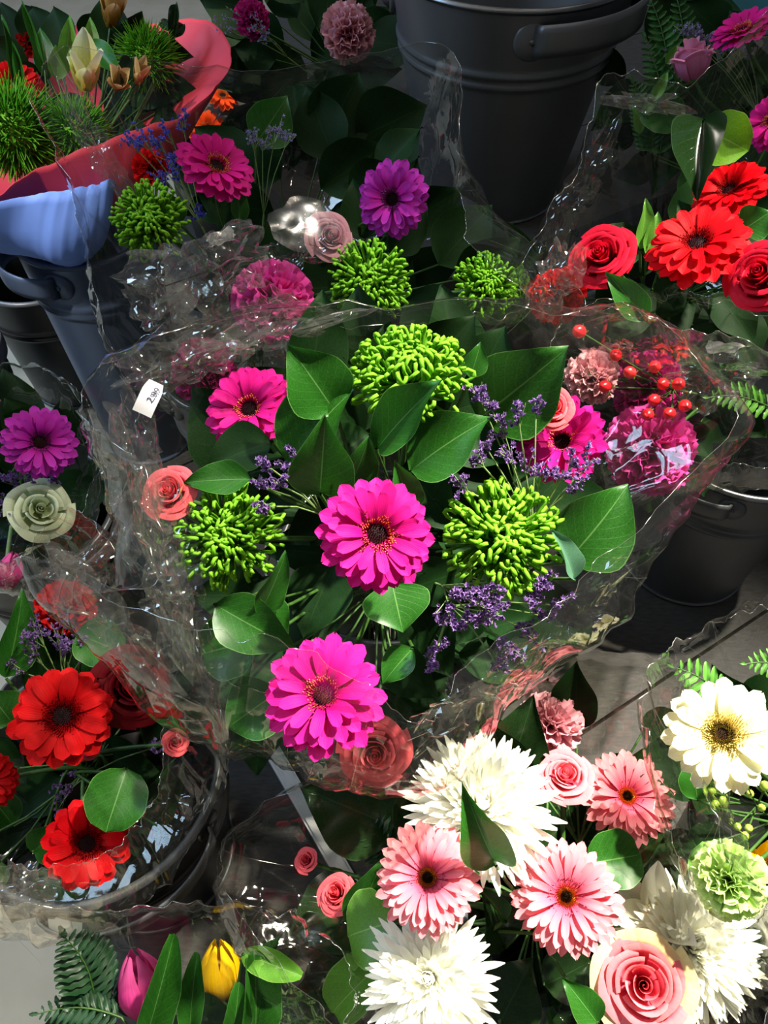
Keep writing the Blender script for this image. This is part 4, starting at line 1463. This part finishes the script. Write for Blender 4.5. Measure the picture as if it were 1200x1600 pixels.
# ================================================================== BOUQUET BEHIND
gerbera(337, 264, 128, 'magenta', 'magenta gerbera in shade beside the blue statice', 'rear', 0.3, 0.75, d=1.0)
gerbera(615, 312, 118, 'purple', 'purple gerbera in shade beside the big zinc bucket', 'rear', -0.35, 0.1, d=1.03, real=0.1)
mum(235, 345, 130, 'green_mum', 'shaded green chrysanthemum next to the crumpled film', 'rear', -0.3, 0.3, real=0.1, d=0.98)
mum(578, 440, 140, 'green_mum', 'green chrysanthemum under film behind the top one', 'rear', 0.0, 0.2, d=0.96)
mum(760, 445, 110, 'green_mum', 'dim green chrysanthemum added for the reflection in the folded film corner', 'rear', 0.2, 0.4, d=1.02)  # added bloom standing in for a green reflection on the film
carnation(425, 472, 138, 'carn_magenta', 'bright magenta carnation veiled by crumpled film', 'rear', -0.1, 0.3, d=0.92)
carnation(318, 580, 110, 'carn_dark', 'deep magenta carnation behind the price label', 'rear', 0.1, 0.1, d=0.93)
rose(512, 372, 70, 'dusty_pink', 'dusty pink rose next to the bright glint', 'rear', 0.3, 0.3, d=1.0)
carnation(235, 262, 60, 'carn_red', 'dark red carnation half hidden in blue statice', 'rear', 0, 0.4, d=1.08)
statice('blue statice sprig beside the red paper', 'rear', [(205, 222, 18), (225, 218, 18), (250, 222, 18), (265, 205, 18), (285, 190, 16), (262, 240, 18), (275, 262, 18), (255, 280, 18), (310, 335, 16)], 1.02, 'statice_blue', n=34)
statice('dim purple statice in the shade above the glint', 'rear', [(410, 215, 18), (430, 208, 18), (395, 220, 14), (450, 215, 14)], 1.05, 'statice_pale', n=26)
sprig('dark drooping leaf in the shade behind the glint', 'rear', [(400, 225, 450, 150, 62, 1.1, 1.08, 0.3, 'leaf')])
sprig('slim green leaves beside the shaded magenta gerbera', 'rear', [(375, 350, 370, 280, 24, 1.04, 1.02, 0.2, 'leaf'), (280, 350, 262, 300, 30, 1.02, 1.0, 0.2, 'leaf')])
filler('dark leafy sprig inside the bouquet behind', 'rear', 490, 340, 140, 140, 1.13, 24, 110, 'leaf_shade', seed=9)
filler('shaded leafy sprig under the film of the bouquet behind', 'rear', 600, 430, 160, 90, 1.09, 18, 110, 'leaf_shade', seed=10)

# ================================================================== DEEP RED BOUQUET
gerbera(98, 1120, 158, 'coral_red', 'coral red gerbera under glinting film beside the dark red rose', 'low', -0.1, 0.15, real=0.105, width=0.40, rows=(16, 15))
gerbera(135, 1318, 138, 'red', 'red gerbera low in the black bucket', 'low', 0.1, -0.05, real=0.1, width=0.40, rows=(16, 14), d=0.83)
gerbera(-18, 1222, 90, 'coral_red', 'red gerbera cut off at the picture edge', 'low', 0.1, 0.1, d=0.84)
rose(205, 1072, 108, 'dark_red_rose', 'dark red rose beside the coral red gerbera', 'low', 0.1, 0.1, real=0.08, d=0.86)
rose(274, 1160, 36, 'coral_rose', 'tiny red rosebud beside the coral red gerbera', 'low', 0.1, 0.1, d=0.86)
rose(135, 1165, 40, 'coral_rose', 'small coral bud tucked under the coral red gerbera', 'low', 0.1, 0.1, d=0.88)
carnation(105, 950, 98, 'carn_red', 'red carnation under the upper edge of film', 'low', 0.1, 0.4, d=0.92)
statice('purple statice behind the coral red gerbera', 'low', [(60, 990, 22), (90, 985, 24), (115, 1000, 22), (50, 1020, 22), (100, 1020, 24), (25, 1045, 18), (130, 1020, 16)], 0.87, n=40)
statice('dim purple statice in the black bucket', 'low', [(100, 1235, 18), (85, 1265, 18), (245, 1165, 14), (110, 1200, 16)], 0.9, n=28)
sprig('round pale leaf hanging above the low red gerbera', 'low', [(198, 1200, 165, 1300, 78, 0.83, 0.80, 0.1, 'leaf')], shape='round')
sprig('round leaf above the dark red rose', 'low', [(120, 990, 192, 1020, 62, 0.88, 0.87, 0.1, 'leaf')], shape='round')
sprig('dark leaf at the picture edge beside the statice', 'low', [(10, 1060, 40, 925, 50, 0.87, 0.86, 0.3, 'leaf'), (20, 1130, -20, 1080, 60, 0.86, 0.85, 0.2, 'leaf')])
sprig('pair of slim grey leaves against the bucket wall', 'low', [(205, 1260, 272, 1190, 20, 0.85, 0.84, 0.2), (245, 1290, 290, 1200, 18, 0.85, 0.84, 0.2)], 'leaf_gloss')
filler('dark leafy sprig deep inside the black bucket', 'low', 120, 1180, 130, 150, 0.93, 20, 120, 'leaf_shade', seed=11)
filler('green leafy sprig low at the picture edge in black bucket', 'low', 30, 1330, 60, 60, 0.86, 6, 80, 'leaf', seed=12)

# ================================================================== TULIP BOUQUET
tulip(343, 1518, 66, 'yellow', 'closed yellow tulip streaked green under film', 'tulip', (-0.05, 1), seed=1)
tulip(222, 1540, 76, 'pink_tulip', 'closed pink tulip half behind a green leaf', 'tulip', (-0.25, 1), seed=2, d=0.78)
sprig('tall folded tulip leaf in front of the pink tulip', 'tulip', [(228, 1625, 272, 1468, 46, 0.72, 0.70, 0.3, 'leaf')], shape='strap', fold=0.7)
sprig('broad tulip leaf beside the yellow tulip', 'tulip', [(400, 1620, 400, 1490, 56, 0.75, 0.74, 0.2, 'leaf'), (360, 1640, 375, 1545, 40, 0.74, 0.72, 0.1, 'leaf')], shape='strap', fold=0.5)
sprig('bent tulip leaf near the film corner', 'tulip', [(380, 1490, 470, 1525, 36, 0.75, 0.73, 0.2, 'leaf_light')], shape='strap')
sprig('slim leaf standing between the two tulips', 'tulip', [(295, 1620, 305, 1500, 34, 0.76, 0.75, 0.2, 'leaf')], shape='strap')
filler('green leafy sprig below the yellow tulip', 'tulip', 420, 1590, 80, 50, 0.80, 9, 80, 'leaf_shade', seed=13)
filler('leafy sprig below the pink tulip', 'tulip', 220, 1610, 90, 40, 0.80, 8, 80, 'leaf_shade', seed=14)
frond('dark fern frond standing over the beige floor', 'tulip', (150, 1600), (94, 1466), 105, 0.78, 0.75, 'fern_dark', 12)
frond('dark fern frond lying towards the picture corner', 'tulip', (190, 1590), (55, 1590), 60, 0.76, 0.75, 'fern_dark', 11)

# ================================================================== PURPLE BOUQUET AT THE EDGE
gerbera(62, 692, 116, 'purple', 'violet gerbera at the picture edge above the pale green rose', 'edge', 0.1, 0.1, d=0.98)
rose(62, 798, 84, 'green_rose', 'pale green rose below the violet gerbera', 'edge', 0.1, 0.2, d=1.0, layers=4)
tulip(15, 893, 40, 'pink_tulip', 'pink tulip at the picture edge under film', 'edge', (0.2, 1), d=0.96, seed=4)
statice('violet statice beside the pale green rose', 'edge', [(15, 755, 18), (30, 745, 16), (48, 755, 14), (10, 785, 18), (15, 800, 16), (85, 745, 10)], 1.0, n=34)
sprig('broad leaf behind the violet gerbera', 'edge', [(50, 690, 10, 620, 60, 1.08, 1.07, 0.2, 'leaf_shade'), (20, 700, 60, 630, 60, 1.08, 1.07, 0.2, 'leaf_shade')])
filler('dark leafy sprig under the violet gerbera', 'edge', 60, 780, 80, 110, 1.15, 18, 90, 'leaf_shade', seed=15)

# ================================================================== RED PAPER BOUQUET
fuzz(25, 205, 150, 'fuzzy green dianthus ball by the red paper rim', 'paper', 1.25)
fuzz(120, 210, 110, 'smaller fuzzy green dianthus ball beside the pale alstroemeria', 'paper', 1.27)
fuzz(232, 92, 100, 'dark fuzzy green dianthus ball against the red paper', 'paper', 1.42)
lily(133, 142, 62, 'alstro', 'pale yellow alstroemeria bloom lit above the red paper', 'paper', 0.0, 0.9, d=1.26, elev=58, width=0.24)
lily(172, 42, 60, 'alstro_tan', 'tan alstroemeria at the back of the red paper bouquet', 'paper', 0.1, 0.9, d=1.42, elev=60, width=0.2)
lily(180, 140, 44, 'alstro_tan', 'small tan alstroemeria beside the pale yellow one', 'paper', 0.2, 0.6, d=1.34, elev=50, width=0.26)
lily(214, 132, 36, 'alstro_tan', 'tan alstroemeria bud near the red paper fold', 'paper', 0.2, 0.8, d=1.34, elev=60, width=0.2)
gerbera(25, 135, 90, 'coral_red', 'red gerbera between thin stems above the dianthus', 'paper', -0.1, 0.9, d=1.34, cup=16)
carnation(48, 66, 52, 'carn_red', 'small red carnation behind the thin stems', 'paper', 0, 0.5, d=1.48)
sprig('upright green buds and leaves behind the pale alstroemeria', 'paper', [(75, 125, 62, 40, 28, 1.36, 1.34, 0.2, 'leaf'), (100, 120, 110, 20, 22, 1.38, 1.36, 0.2, 'leaf_light'), (90, 125, 88, 70, 26, 1.35, 1.33, 0.2, 'leaf_light'), (140, 100, 142, 25, 22, 1.4, 1.38, 0.1, 'leaf_light')])
sprig('grey green leaves across the middle of red paper bouquet', 'paper', [(140, 65, 190, 120, 30, 1.35, 1.32, 0.1, 'leaf'), (205, 90, 190, 130, 24, 1.34, 1.32, 0.1, 'leaf_shade')])
sprig('thin stems with narrow leaves at the picture corner', 'paper', [(20, 130, 4, 20, 10, 1.3, 1.28, 0.1, 'leaf'), (35, 140, 18, 60, 10, 1.3, 1.28, 0.1, 'leaf'), (70, 110, 30, -10, 10, 1.3, 1.28, 0.1, 'leaf')])
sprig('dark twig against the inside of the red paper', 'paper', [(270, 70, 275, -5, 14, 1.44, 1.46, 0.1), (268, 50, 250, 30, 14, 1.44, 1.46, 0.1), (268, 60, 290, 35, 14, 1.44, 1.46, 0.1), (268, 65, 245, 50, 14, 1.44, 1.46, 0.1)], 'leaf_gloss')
filler('dark leafy sprig deep inside the red paper', 'paper', 130, 130, 140, 80, 1.43, 30, 80, 'leaf_shade', seed=16)

# ================================================================== ORANGE BUNCH, SHADED AND MAUVE BOUQUETS
gerbera(325, 203, 62, 'orange', 'glowing orange gerbera in front of the other orange one', 'orange', 0.0, 0.4, d=1.72, rows=(16, 14))
gerbera(348, 152, 54, 'orange', 'orange gerbera further back beside the red paper', 'orange', 0.0, 0.8, d=1.78, rows=(16, 14))
carnation(352, 210, 34, 'carn_pink', 'small peach carnation beside the glowing orange gerbera', 'orange', 0, 0.4, d=1.76)
lily(345, 118, 50, 'alstro_tan', 'peach lily above the orange gerberas', 'orange', 0, 0.5, d=1.85, elev=45, width=0.3)
filler('leafy sprig under the orange gerberas', 'orange', 345, 180, 30, 40, 1.85, 7, 40, 'leaf_shade', seed=17)
carnation(545, 52, 95, 'carn_pink', 'dusty pink carnation under film in the shade', 'shade', 0.2, 0.4, d=1.4)
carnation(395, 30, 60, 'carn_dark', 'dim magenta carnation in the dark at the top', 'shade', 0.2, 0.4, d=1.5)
statice('dim purple statice in the dark at the top', 'shade', [(370, 20, 18), (400, 40, 18), (350, 45, 18), (415, 55, 14)], 1.48, 'statice_pale', n=26)
filler('dark leafy sprig around the dusty pink carnation', 'shade', 490, 70, 100, 80, 1.55, 22, 90, 'leaf_shade', seed=18)
filler('shaded leafy sprig at the top beside the zinc bucket', 'shade', 480, 130, 90, 90, 1.66, 20, 100, 'leaf_shade', seed=19)
rose(1082, 116, 66, 'mauve_rose', 'upright mauve rose at the tip of the film fold', 'mauve', -0.1, 2.2, d=1.12, layers=4, zs=2.4, openness=0.6)
gerbera(1162, 52, 100, 'magenta', 'bright magenta gerbera seen edge on near the teal cover', 'mauve', -0.2, 1.2, d=1.1, cup=14)
statice('grey purple statice behind the mauve rose', 'mauve', [(1085, 55, 20), (1105, 60, 18), (1070, 50, 16), (1150, 70, 18), (1125, 68, 16), (1170, 78, 14)], 1.14, 'statice_pale', n=34)
for k, (bx, by, tx_, ty_) in enumerate([(1035, 190, 1010, 0), (1020, 240, 985, 130), (1050, 170, 1050, -10), (1030, 250, 1000, 60)]):
    frond(['feathery green frond beside the zinc bucket handle', 'lowest feathery frond beside the zinc bucket', 'feathery frond directly behind the mauve rose', 'long feathery frond between zinc bucket and mauve rose'][k],
          'mauve', (bx, by), (tx_, ty_), 60, 1.24, 1.2, 'fern', 16, joined=True)
sprig('round green leaf under the mauve rose', 'mauve', [(1070, 185, 1000, 170, 46, 1.2, 1.2, 0.1, 'leaf')], shape='round')
sprig('variegated slim leaves below the feathery fronds', 'mauve', [(1020, 160, 1045, 110, 14, 1.18, 1.17, 0.2), (1005, 180, 1030, 140, 14, 1.2, 1.19, 0.2), (1000, 210, 990, 165, 14, 1.22, 1.2, 0.2), (1040, 100, 1060, 70, 14, 1.18, 1.17, 0.2)], 'leaf_light')
filler('dark leafy sprig around the mauve rose', 'mauve', 1070, 150, 110, 110, 1.3, 16, 90, 'leaf_shade', seed=20)
filler('shaded leafy sprig at the top corner', 'mauve', 1160, 120, 70, 80, 1.25, 10, 90, 'leaf_shade', seed=21)

# teal plastic cover at the top corner
tm = MB()
c0, c1 = W(1060, -70, 1.5), W(1330, 40, 1.45)


def teal_fn(u, v):
    s = (u + 1) / 2
    p = W(1040 + 300 * s, -90 + 120 * v + 30 * s, 1.55 - 0.15 * v)
    return p + Vector((0, 0, 0.012 * math.sin(s * 9) * v)) - c0


to = tm.grid(teal_fn, 20, 8).build('plastic_cover', [M['teal']], None, Matrix.Translation(c0))
so = to.modifiers.new('thickness', 'SOLIDIFY')
so.thickness = 0.004
tag(to, 'dark teal plastic cover at the top corner behind the magenta gerbera', 'cover')

# ================================================================== WRAPS
mid_o, mid_fn, mid_org = wrap('cellophane_wrap', 'clear cellophane wrap of the middle bouquet with a white price label', 'cellophane', BQ['mid'][0], [
    ((205, 760, 0.76), (262, 735, 0.64)),
    ((225, 900, 0.74), (288, 905, 0.62)),
    ((190, 985, 0.74), (75, 855, 0.72)),
    ((325, 1135, 0.71), (330, 950, 0.60)),
    ((440, 1165, 0.70), (450, 975, 0.58)),
    ((540, 1205, 0.69), (575, 1040, 0.57)),
    ((690, 1180, 0.70), (655, 1095, 0.59)),
    ((820, 1060, 0.72), (715, 1000, 0.61)),
    ((945, 940, 0.74), (860, 905, 0.64)),
    ((1060, 775, 0.80), (1000, 800, 0.70)),
    ((1095, 690, 0.82), (1110, 650, 0.75)),
    ((1020, 580, 0.86), (980, 515, 0.77)),
    ((860, 540, 0.88), (850, 508, 0.76)),
    ((640, 545, 0.88), (640, 506, 0.76)),
    ((440, 550, 0.86), (440, 510, 0.75)),
    ((290, 580, 0.82), (215, 585, 0.72)),
    ((205, 665, 0.80), (165, 665, 0.70)),
], 'film', 260, 44, 0.9, 1.3)
# price label stuck to the film
pp = W(233, 622, 0.68)
lm = MB()


def lab(u, v):
    x, y = u * 0.0085, (v - 0.5) * 0.030
    return (x * (1 - 0.25 * max(0, v - 0.75) * 4), y, 0.0016 * math.sin(v * 4.0) + 0.001 * u * u)


LM = frame(pp, face(pp, -0.1, 0.0), math.radians(-26))
lo = lm.grid(lab, 4, 10).build('price_label', M['sticker'], mid_o, Matrix.Translation(-mid_org) @ LM)
lo['label'] = 'white price label stuck to the film'
tcu = bpy.data.curves.new('price_digits', 'FONT')
tcu.body = '2.99'
tcu.size = 0.0082
tcu.align_x = 'CENTER'
tcu.align_y = 'CENTER'
tcu.extrude = 0.0001
tcu.materials.append(M['ink'])
tob = bpy.data.objects.new('price_digits', tcu)
dme = bpy.data.meshes.new_from_object(tob)
bpy.data.objects.remove(tob)
obj('price_digits', dme, lo, Matrix.Translation((0.003, 0.004, 0.0021)) @ Matrix.Rotation(math.radians(78), 4, 'Z'))
# inner loose folds of the same sheet at its crumpled side
crumple(mid_o, mid_org, 'film_fold', 300, 560, 0.70, 0.16, 0.05, 'film_milky', 2.0, 0.010, roll=0.35)
crumple(mid_o, mid_org, 'film_fold', 215, 690, 0.70, 0.05, 0.13, 'film_milky', 3.0, 0.010, roll=0.25)
crumple(mid_o, mid_org, 'film_fold', 290, 900, 0.62, 0.03, 0.20, 'film', 5.0, 0.008, roll=0.12, nu=10, nv=40)
crumple(mid_o, mid_org, 'film_fold', 325, 1050, 0.63, 0.035, 0.11, 'film', 6.0, 0.008, roll=0.3, nu=10, nv=30)

crumple(mid_o, mid_org, 'film_fold', 205, 780, 0.69, 0.06, 0.18, 'film_milky', 21.0, 0.012, roll=0.35, nu=18, nv=44)
crumple(mid_o, mid_org, 'film_fold', 250, 900, 0.66, 0.045, 0.20, 'film_milky', 22.0, 0.012, roll=0.22, nu=16, nv=44)
crumple(mid_o, mid_org, 'film_fold', 180, 980, 0.70, 0.05, 0.17, 'film_milky', 23.0, 0.010, roll=0.75, nu=14, nv=40)
crumple(mid_o, mid_org, 'film_fold', 430, 525, 0.74, 0.20, 0.03, 'film_milky', 24.0, 0.008, roll=0.25, nu=44, nv=10)
crumple(mid_o, mid_org, 'film_fold', 900, 960, 0.66, 0.03, 0.17, 'film', 25.0, 0.008, roll=-0.75, nu=12, nv=40)
crumple(mid_o, mid_org, 'film_fold', 740, 1090, 0.62, 0.05, 0.16, 'film', 26.0, 0.010, roll=-0.95, nu=14, nv=40)

rear_o, _, rear_org = wrap('cellophane_wrap', 'clear cellophane wrap of the bouquet behind, gathered in a crumpled knot', 'cellophane', BQ['rear'][0], [
    ((255, 610, 1.0), (205, 525, 0.93)),
    ((170, 400, 1.05), (158, 350, 0.94)),
    ((205, 270, 1.15), (92, 118, 1.02)),
    ((380, 210, 1.28), (390, 150, 1.13)),
    ((580, 200, 1.30), (680, 95, 1.10)),
    ((690, 340, 1.15), (685, 250, 1.03)),
    ((825, 430, 1.06), (700, 376, 0.95)),
    ((720, 520, 0.98), (800, 470, 0.92)),
    ((560, 540, 0.96), (560, 480, 0.87)),
    ((400, 560, 0.96), (360, 420, 0.86)),
], 'film', 200, 36, 1.1, 4.7)
crumple(rear_o, rear_org, 'film_knot', 310, 420, 0.84, 0.17, 0.11, 'film_milky', 7.0, 0.020, roll=0.3, nu=40, nv=30)
crumple(rear_o, rear_org, 'film_fold', 400, 500, 0.86, 0.20, 0.05, 'film_milky', 17.0, 0.012, roll=0.2, nu=40, nv=14)
crumple(rear_o, rear_org, 'film_fold', 250, 490, 0.84, 0.06, 0.10, 'film_milky', 18.0, 0.014, roll=0.5)
crumple(rear_o, rear_org, 'film_fold', 158, 240, 0.99, 0.045, 0.24, 'film_milky', 27.0, 0.007, roll=0.42, nu=14, nv=44)
crumple(rear_o, rear_org, 'tape', 345, 370, 0.83, 0.045, 0.016, 'tape', 8.0, 0.003, roll=0.5, nu=10, nv=5)
gp = W(476, 348, 0.90)
gn = ((CAM - gp).normalized() + (Vector((1.5, 1.7, 3.6)) - gp).normalized()).normalized()  # added film patch, turned to mirror the spot as a glint


def glint_fn(u, v):
    a = math.pi * u
    r = v * (0.045 + 0.016 * noise.noise(Vector((math.cos(a) * 1.3, math.sin(a) * 1.3, 3))))
    x, y = r * math.cos(a), 0.8 * r * math.sin(a)
    return (x, y, -1.5 * r * r + 0.0010 * noise.noise(Vector((x * 60, y * 60, 1))))


MB().grid(glint_fn, 28, 10).build('glint_patch', M['film_glint'], rear_o, Matrix.Translation(-rear_org) @ frame(gp, gn, 0.5))
crumple(rear_o, rear_org, 'film_fold', 470, 400, 0.89, 0.11, 0.05, 'film', 9.0, 0.008, tx=0.0, ty=0.3, roll=0.2)

right_o, _, right_org = wrap('cellophane_wrap', 'clear cellophane wrap of the bright red bouquet with a peaked corner', 'cellophane', BQ['right'][0], [
    ((835, 470, 1.03), (850, 400, 0.93)),
    ((900, 330, 1.12), (912, 290, 0.97)),
    ((985, 230, 1.16), (950, 158, 1.0)),
    ((1080, 210, 1.16), (1076, 152, 1.0)),
    ((1220, 150, 1.12), (1215, 40, 0.98)),
    ((1310, 400, 1.0), (1290, 350, 0.86)),
    ((1250, 560, 0.95), (1210, 525, 0.80)),
    ((1120, 560, 0.93), (1080, 485, 0.79)),
    ((980, 540, 0.94), (985, 462, 0.80)),
    ((890, 530, 0.97), (905, 440, 0.84)),
], 'film', 180, 34, 1.0, 8.1)
crumple(right_o, right_org, 'film_fold', 905, 300, 0.96, 0.05, 0.24, 'film', 28.0, 0.007, roll=-0.42, nu=14, nv=44)
crumple(right_o, right_org, 'film_fold', 1010, 160, 0.99, 0.12, 0.03, 'film_milky', 29.0, 0.006, roll=-0.1, nu=30, nv=10)
crumple(right_o, right_org, 'film_fold', 870, 430, 0.92, 0.06, 0.12, 'film_milky', 30.0, 0.010, roll=-0.5, nu=18, nv=30)
fern_o, _, fern_org = wrap('cellophane_wrap', 'clear cellophane wrap of the fern and berry bouquet, taped shut', 'cellophane', BQ['fern'][0], [
    ((965, 745, 1.0), (925, 640, 0.88)),
    ((920, 560, 1.02), (900, 520, 0.90)),
    ((1010, 500, 1.02), (1000, 490, 0.91)),
    ((1120, 490, 1.0), (1130, 505, 0.92)),
    ((1235, 580, 1.0), (1240, 610, 0.90)),
    ((1230, 720, 1.0), (1200, 690, 0.92)),
    ((1080, 745, 1.0), (1070, 690, 0.90)),
], 'film', 150, 30, 1.1, 12.4)
crumple(fern_o, fern_org, 'tape', 1128, 542, 0.89, 0.048, 0.018, 'tape', 11.0, 0.002, roll=-0.05, nu=10, nv=5)
crumple(fern_o, fern_org, 'film_fold', 1110, 590, 0.90, 0.12, 0.08, 'film_milky', 12.0, 0.012, roll=-0.2)
low_o, _, low_org = wrap('cellophane_wrap', 'clear cellophane wrap of the deep red bouquet in the black bucket', 'cellophane', BQ['low'][0], [
    ((320, 1150, 0.88), (250, 1010, 0.80)),
    ((205, 930, 0.92), (110, 840, 0.82)),
    ((60, 905, 0.94), (30, 900, 0.84)),
    ((-90, 1000, 0.90), (-70, 1000, 0.80)),
    ((-70, 1350, 0.85), (-30, 1250, 0.75)),
    ((60, 1440, 0.82), (40, 1330, 0.72)),
    ((200, 1400, 0.82), (170, 1290, 0.73)),
    ((290, 1280, 0.85), (215, 1200, 0.76)),
], 'film', 160, 34, 1.0, 15.2)
crumple(low_o, low_org, 'film_fold', 130, 880, 0.86, 0.10, 0.05, 'film_milky', 13.0, 0.014, roll=0.2)
crumple(low_o, low_org, 'film_fold', 40, 1390, 0.72, 0.08, 0.06, 'film_milky', 14.0, 0.008, roll=-0.3)
wrap('cellophane_wrap', 'clear cellophane wrap of the purple bouquet at the picture edge', 'cellophane', BQ['edge'][0], [
    ((140, 800, 1.06), (150, 690, 0.98)),
    ((70, 620, 1.12), (60, 590, 1.02)),
    ((-60, 640, 1.1), (-60, 600, 1.0)),
    ((-70, 860, 1.0), (-60, 830, 0.94)),
    ((70, 900, 0.99), (70, 860, 0.93)),
], 'film', 120, 26, 1.0, 18.3)
wrap('cellophane_wrap', 'clear cellophane wrap of the tulip bouquet above the beige floor', 'cellophane', BQ['tulip'][0], [
    ((-10, 1475, 0.76), (-30, 1445, 0.67)),
    ((200, 1475, 0.78), (180, 1446, 0.67)),
    ((420, 1485, 0.78), (425, 1456, 0.69)),
    ((560, 1600, 0.76), (520, 1600, 0.66)),
    ((320, 1760, 0.70), (310, 1720, 0.6)),
    ((-70, 1700, 0.70), (-60, 1660, 0.6)),
], 'film', 150, 28, 0.8, 21.9)
wrap('cellophane_wrap', 'clear cellophane wrap of the white and pink bouquet', 'cellophane', BQ['pale'][0], [
    ((405, 1380, 0.84), (380, 1345, 0.78)),
    ((520, 1250, 0.87), (505, 1238, 0.77)),
    ((680, 1190, 0.88), (640, 1185, 0.77)),
    ((850, 1105, 0.89), (830, 1072, 0.79)),
    ((1030, 1105, 0.84), (1018, 1062, 0.76)),
    ((1075, 1250, 0.78), (1050, 1180, 0.68)),
    ((1150, 1420, 0.74), (1095, 1350, 0.64)),
    ((1210, 1560, 0.70), (1170, 1520, 0.61)),
    ((1130, 1740, 0.68), (1090, 1690, 0.6)),
    ((720, 1780, 0.68), (750, 1720, 0.6)),
    ((470, 1560, 0.76), (520, 1570, 0.67)),
], 'film', 200, 34, 0.9, 25.6)
wrap('cellophane_wrap', 'clear cellophane wrap of the pale yellow bouquet', 'cellophane', BQ['cream'][0], [
    ((1075, 1270, 0.80), (1045, 1095, 0.74)),
    ((1130, 1045, 0.86), (1100, 1022, 0.78)),
    ((1260, 1005, 0.86), (1240, 990, 0.77)),
    ((1340, 1300, 0.76), (1310, 1260, 0.67)),
    ((1240, 1510, 0.73), (1230, 1480, 0.65)),
    ((1115, 1420, 0.75), (1085, 1320, 0.69)),
], 'film', 130, 28, 0.9, 29.1)

# red paper cone and tissue with sky blue in its colour around the top bouquet
wrap('paper_wrap', 'red tissue paper cone around the mixed bouquet in the tall zinc bucket', 'wrapping paper', BQ['paper'][0], [
    ((-30, 370, 1.22), (-70, 340, 1.13)),
    ((60, 345, 1.20), (60, 272, 1.13)),
    ((170, 320, 1.21), (190, 218, 1.17)),
    ((255, 265, 1.26), (298, 172, 1.26)),
    ((300, 170, 1.38), (354, 100, 1.38)),
    ((280, 110, 1.50), (318, 32, 1.50)),
    ((210, 110, 1.54), (215, 38, 1.58)),
    ((100, 120, 1.52), (90, 40, 1.60)),
    ((-10, 200, 1.42), (-60, 60, 1.50)),
    ((-80, 290, 1.30), (-150, 220, 1.30)),
], 'red_paper', 130, 22, 0.35, 33.0, 'wrapping papers', thickness=0.0006)
wrap('paper_wrap', 'tissue paper coloured with blue sky light hanging below the red paper over the bucket', 'wrapping paper', BQ['paper'][0] + Vector((0.0, -0.03, -0.01)), [
    ((-40, 380, 1.17), (-60, 335, 1.105)),
    ((40, 380, 1.165), (50, 296, 1.105)),
    ((110, 390, 1.165), (125, 285, 1.115)),
    ((165, 350, 1.175), (168, 278, 1.14)),
    ((140, 330, 1.26), (165, 300, 1.25)),
    ((60, 330, 1.28), (60, 310, 1.27)),
    ((-30, 350, 1.24), (-50, 330, 1.22)),
], 'sky_tint_paper', 90, 16, 0.35, 37.0, 'wrapping papers', thickness=0.0006)
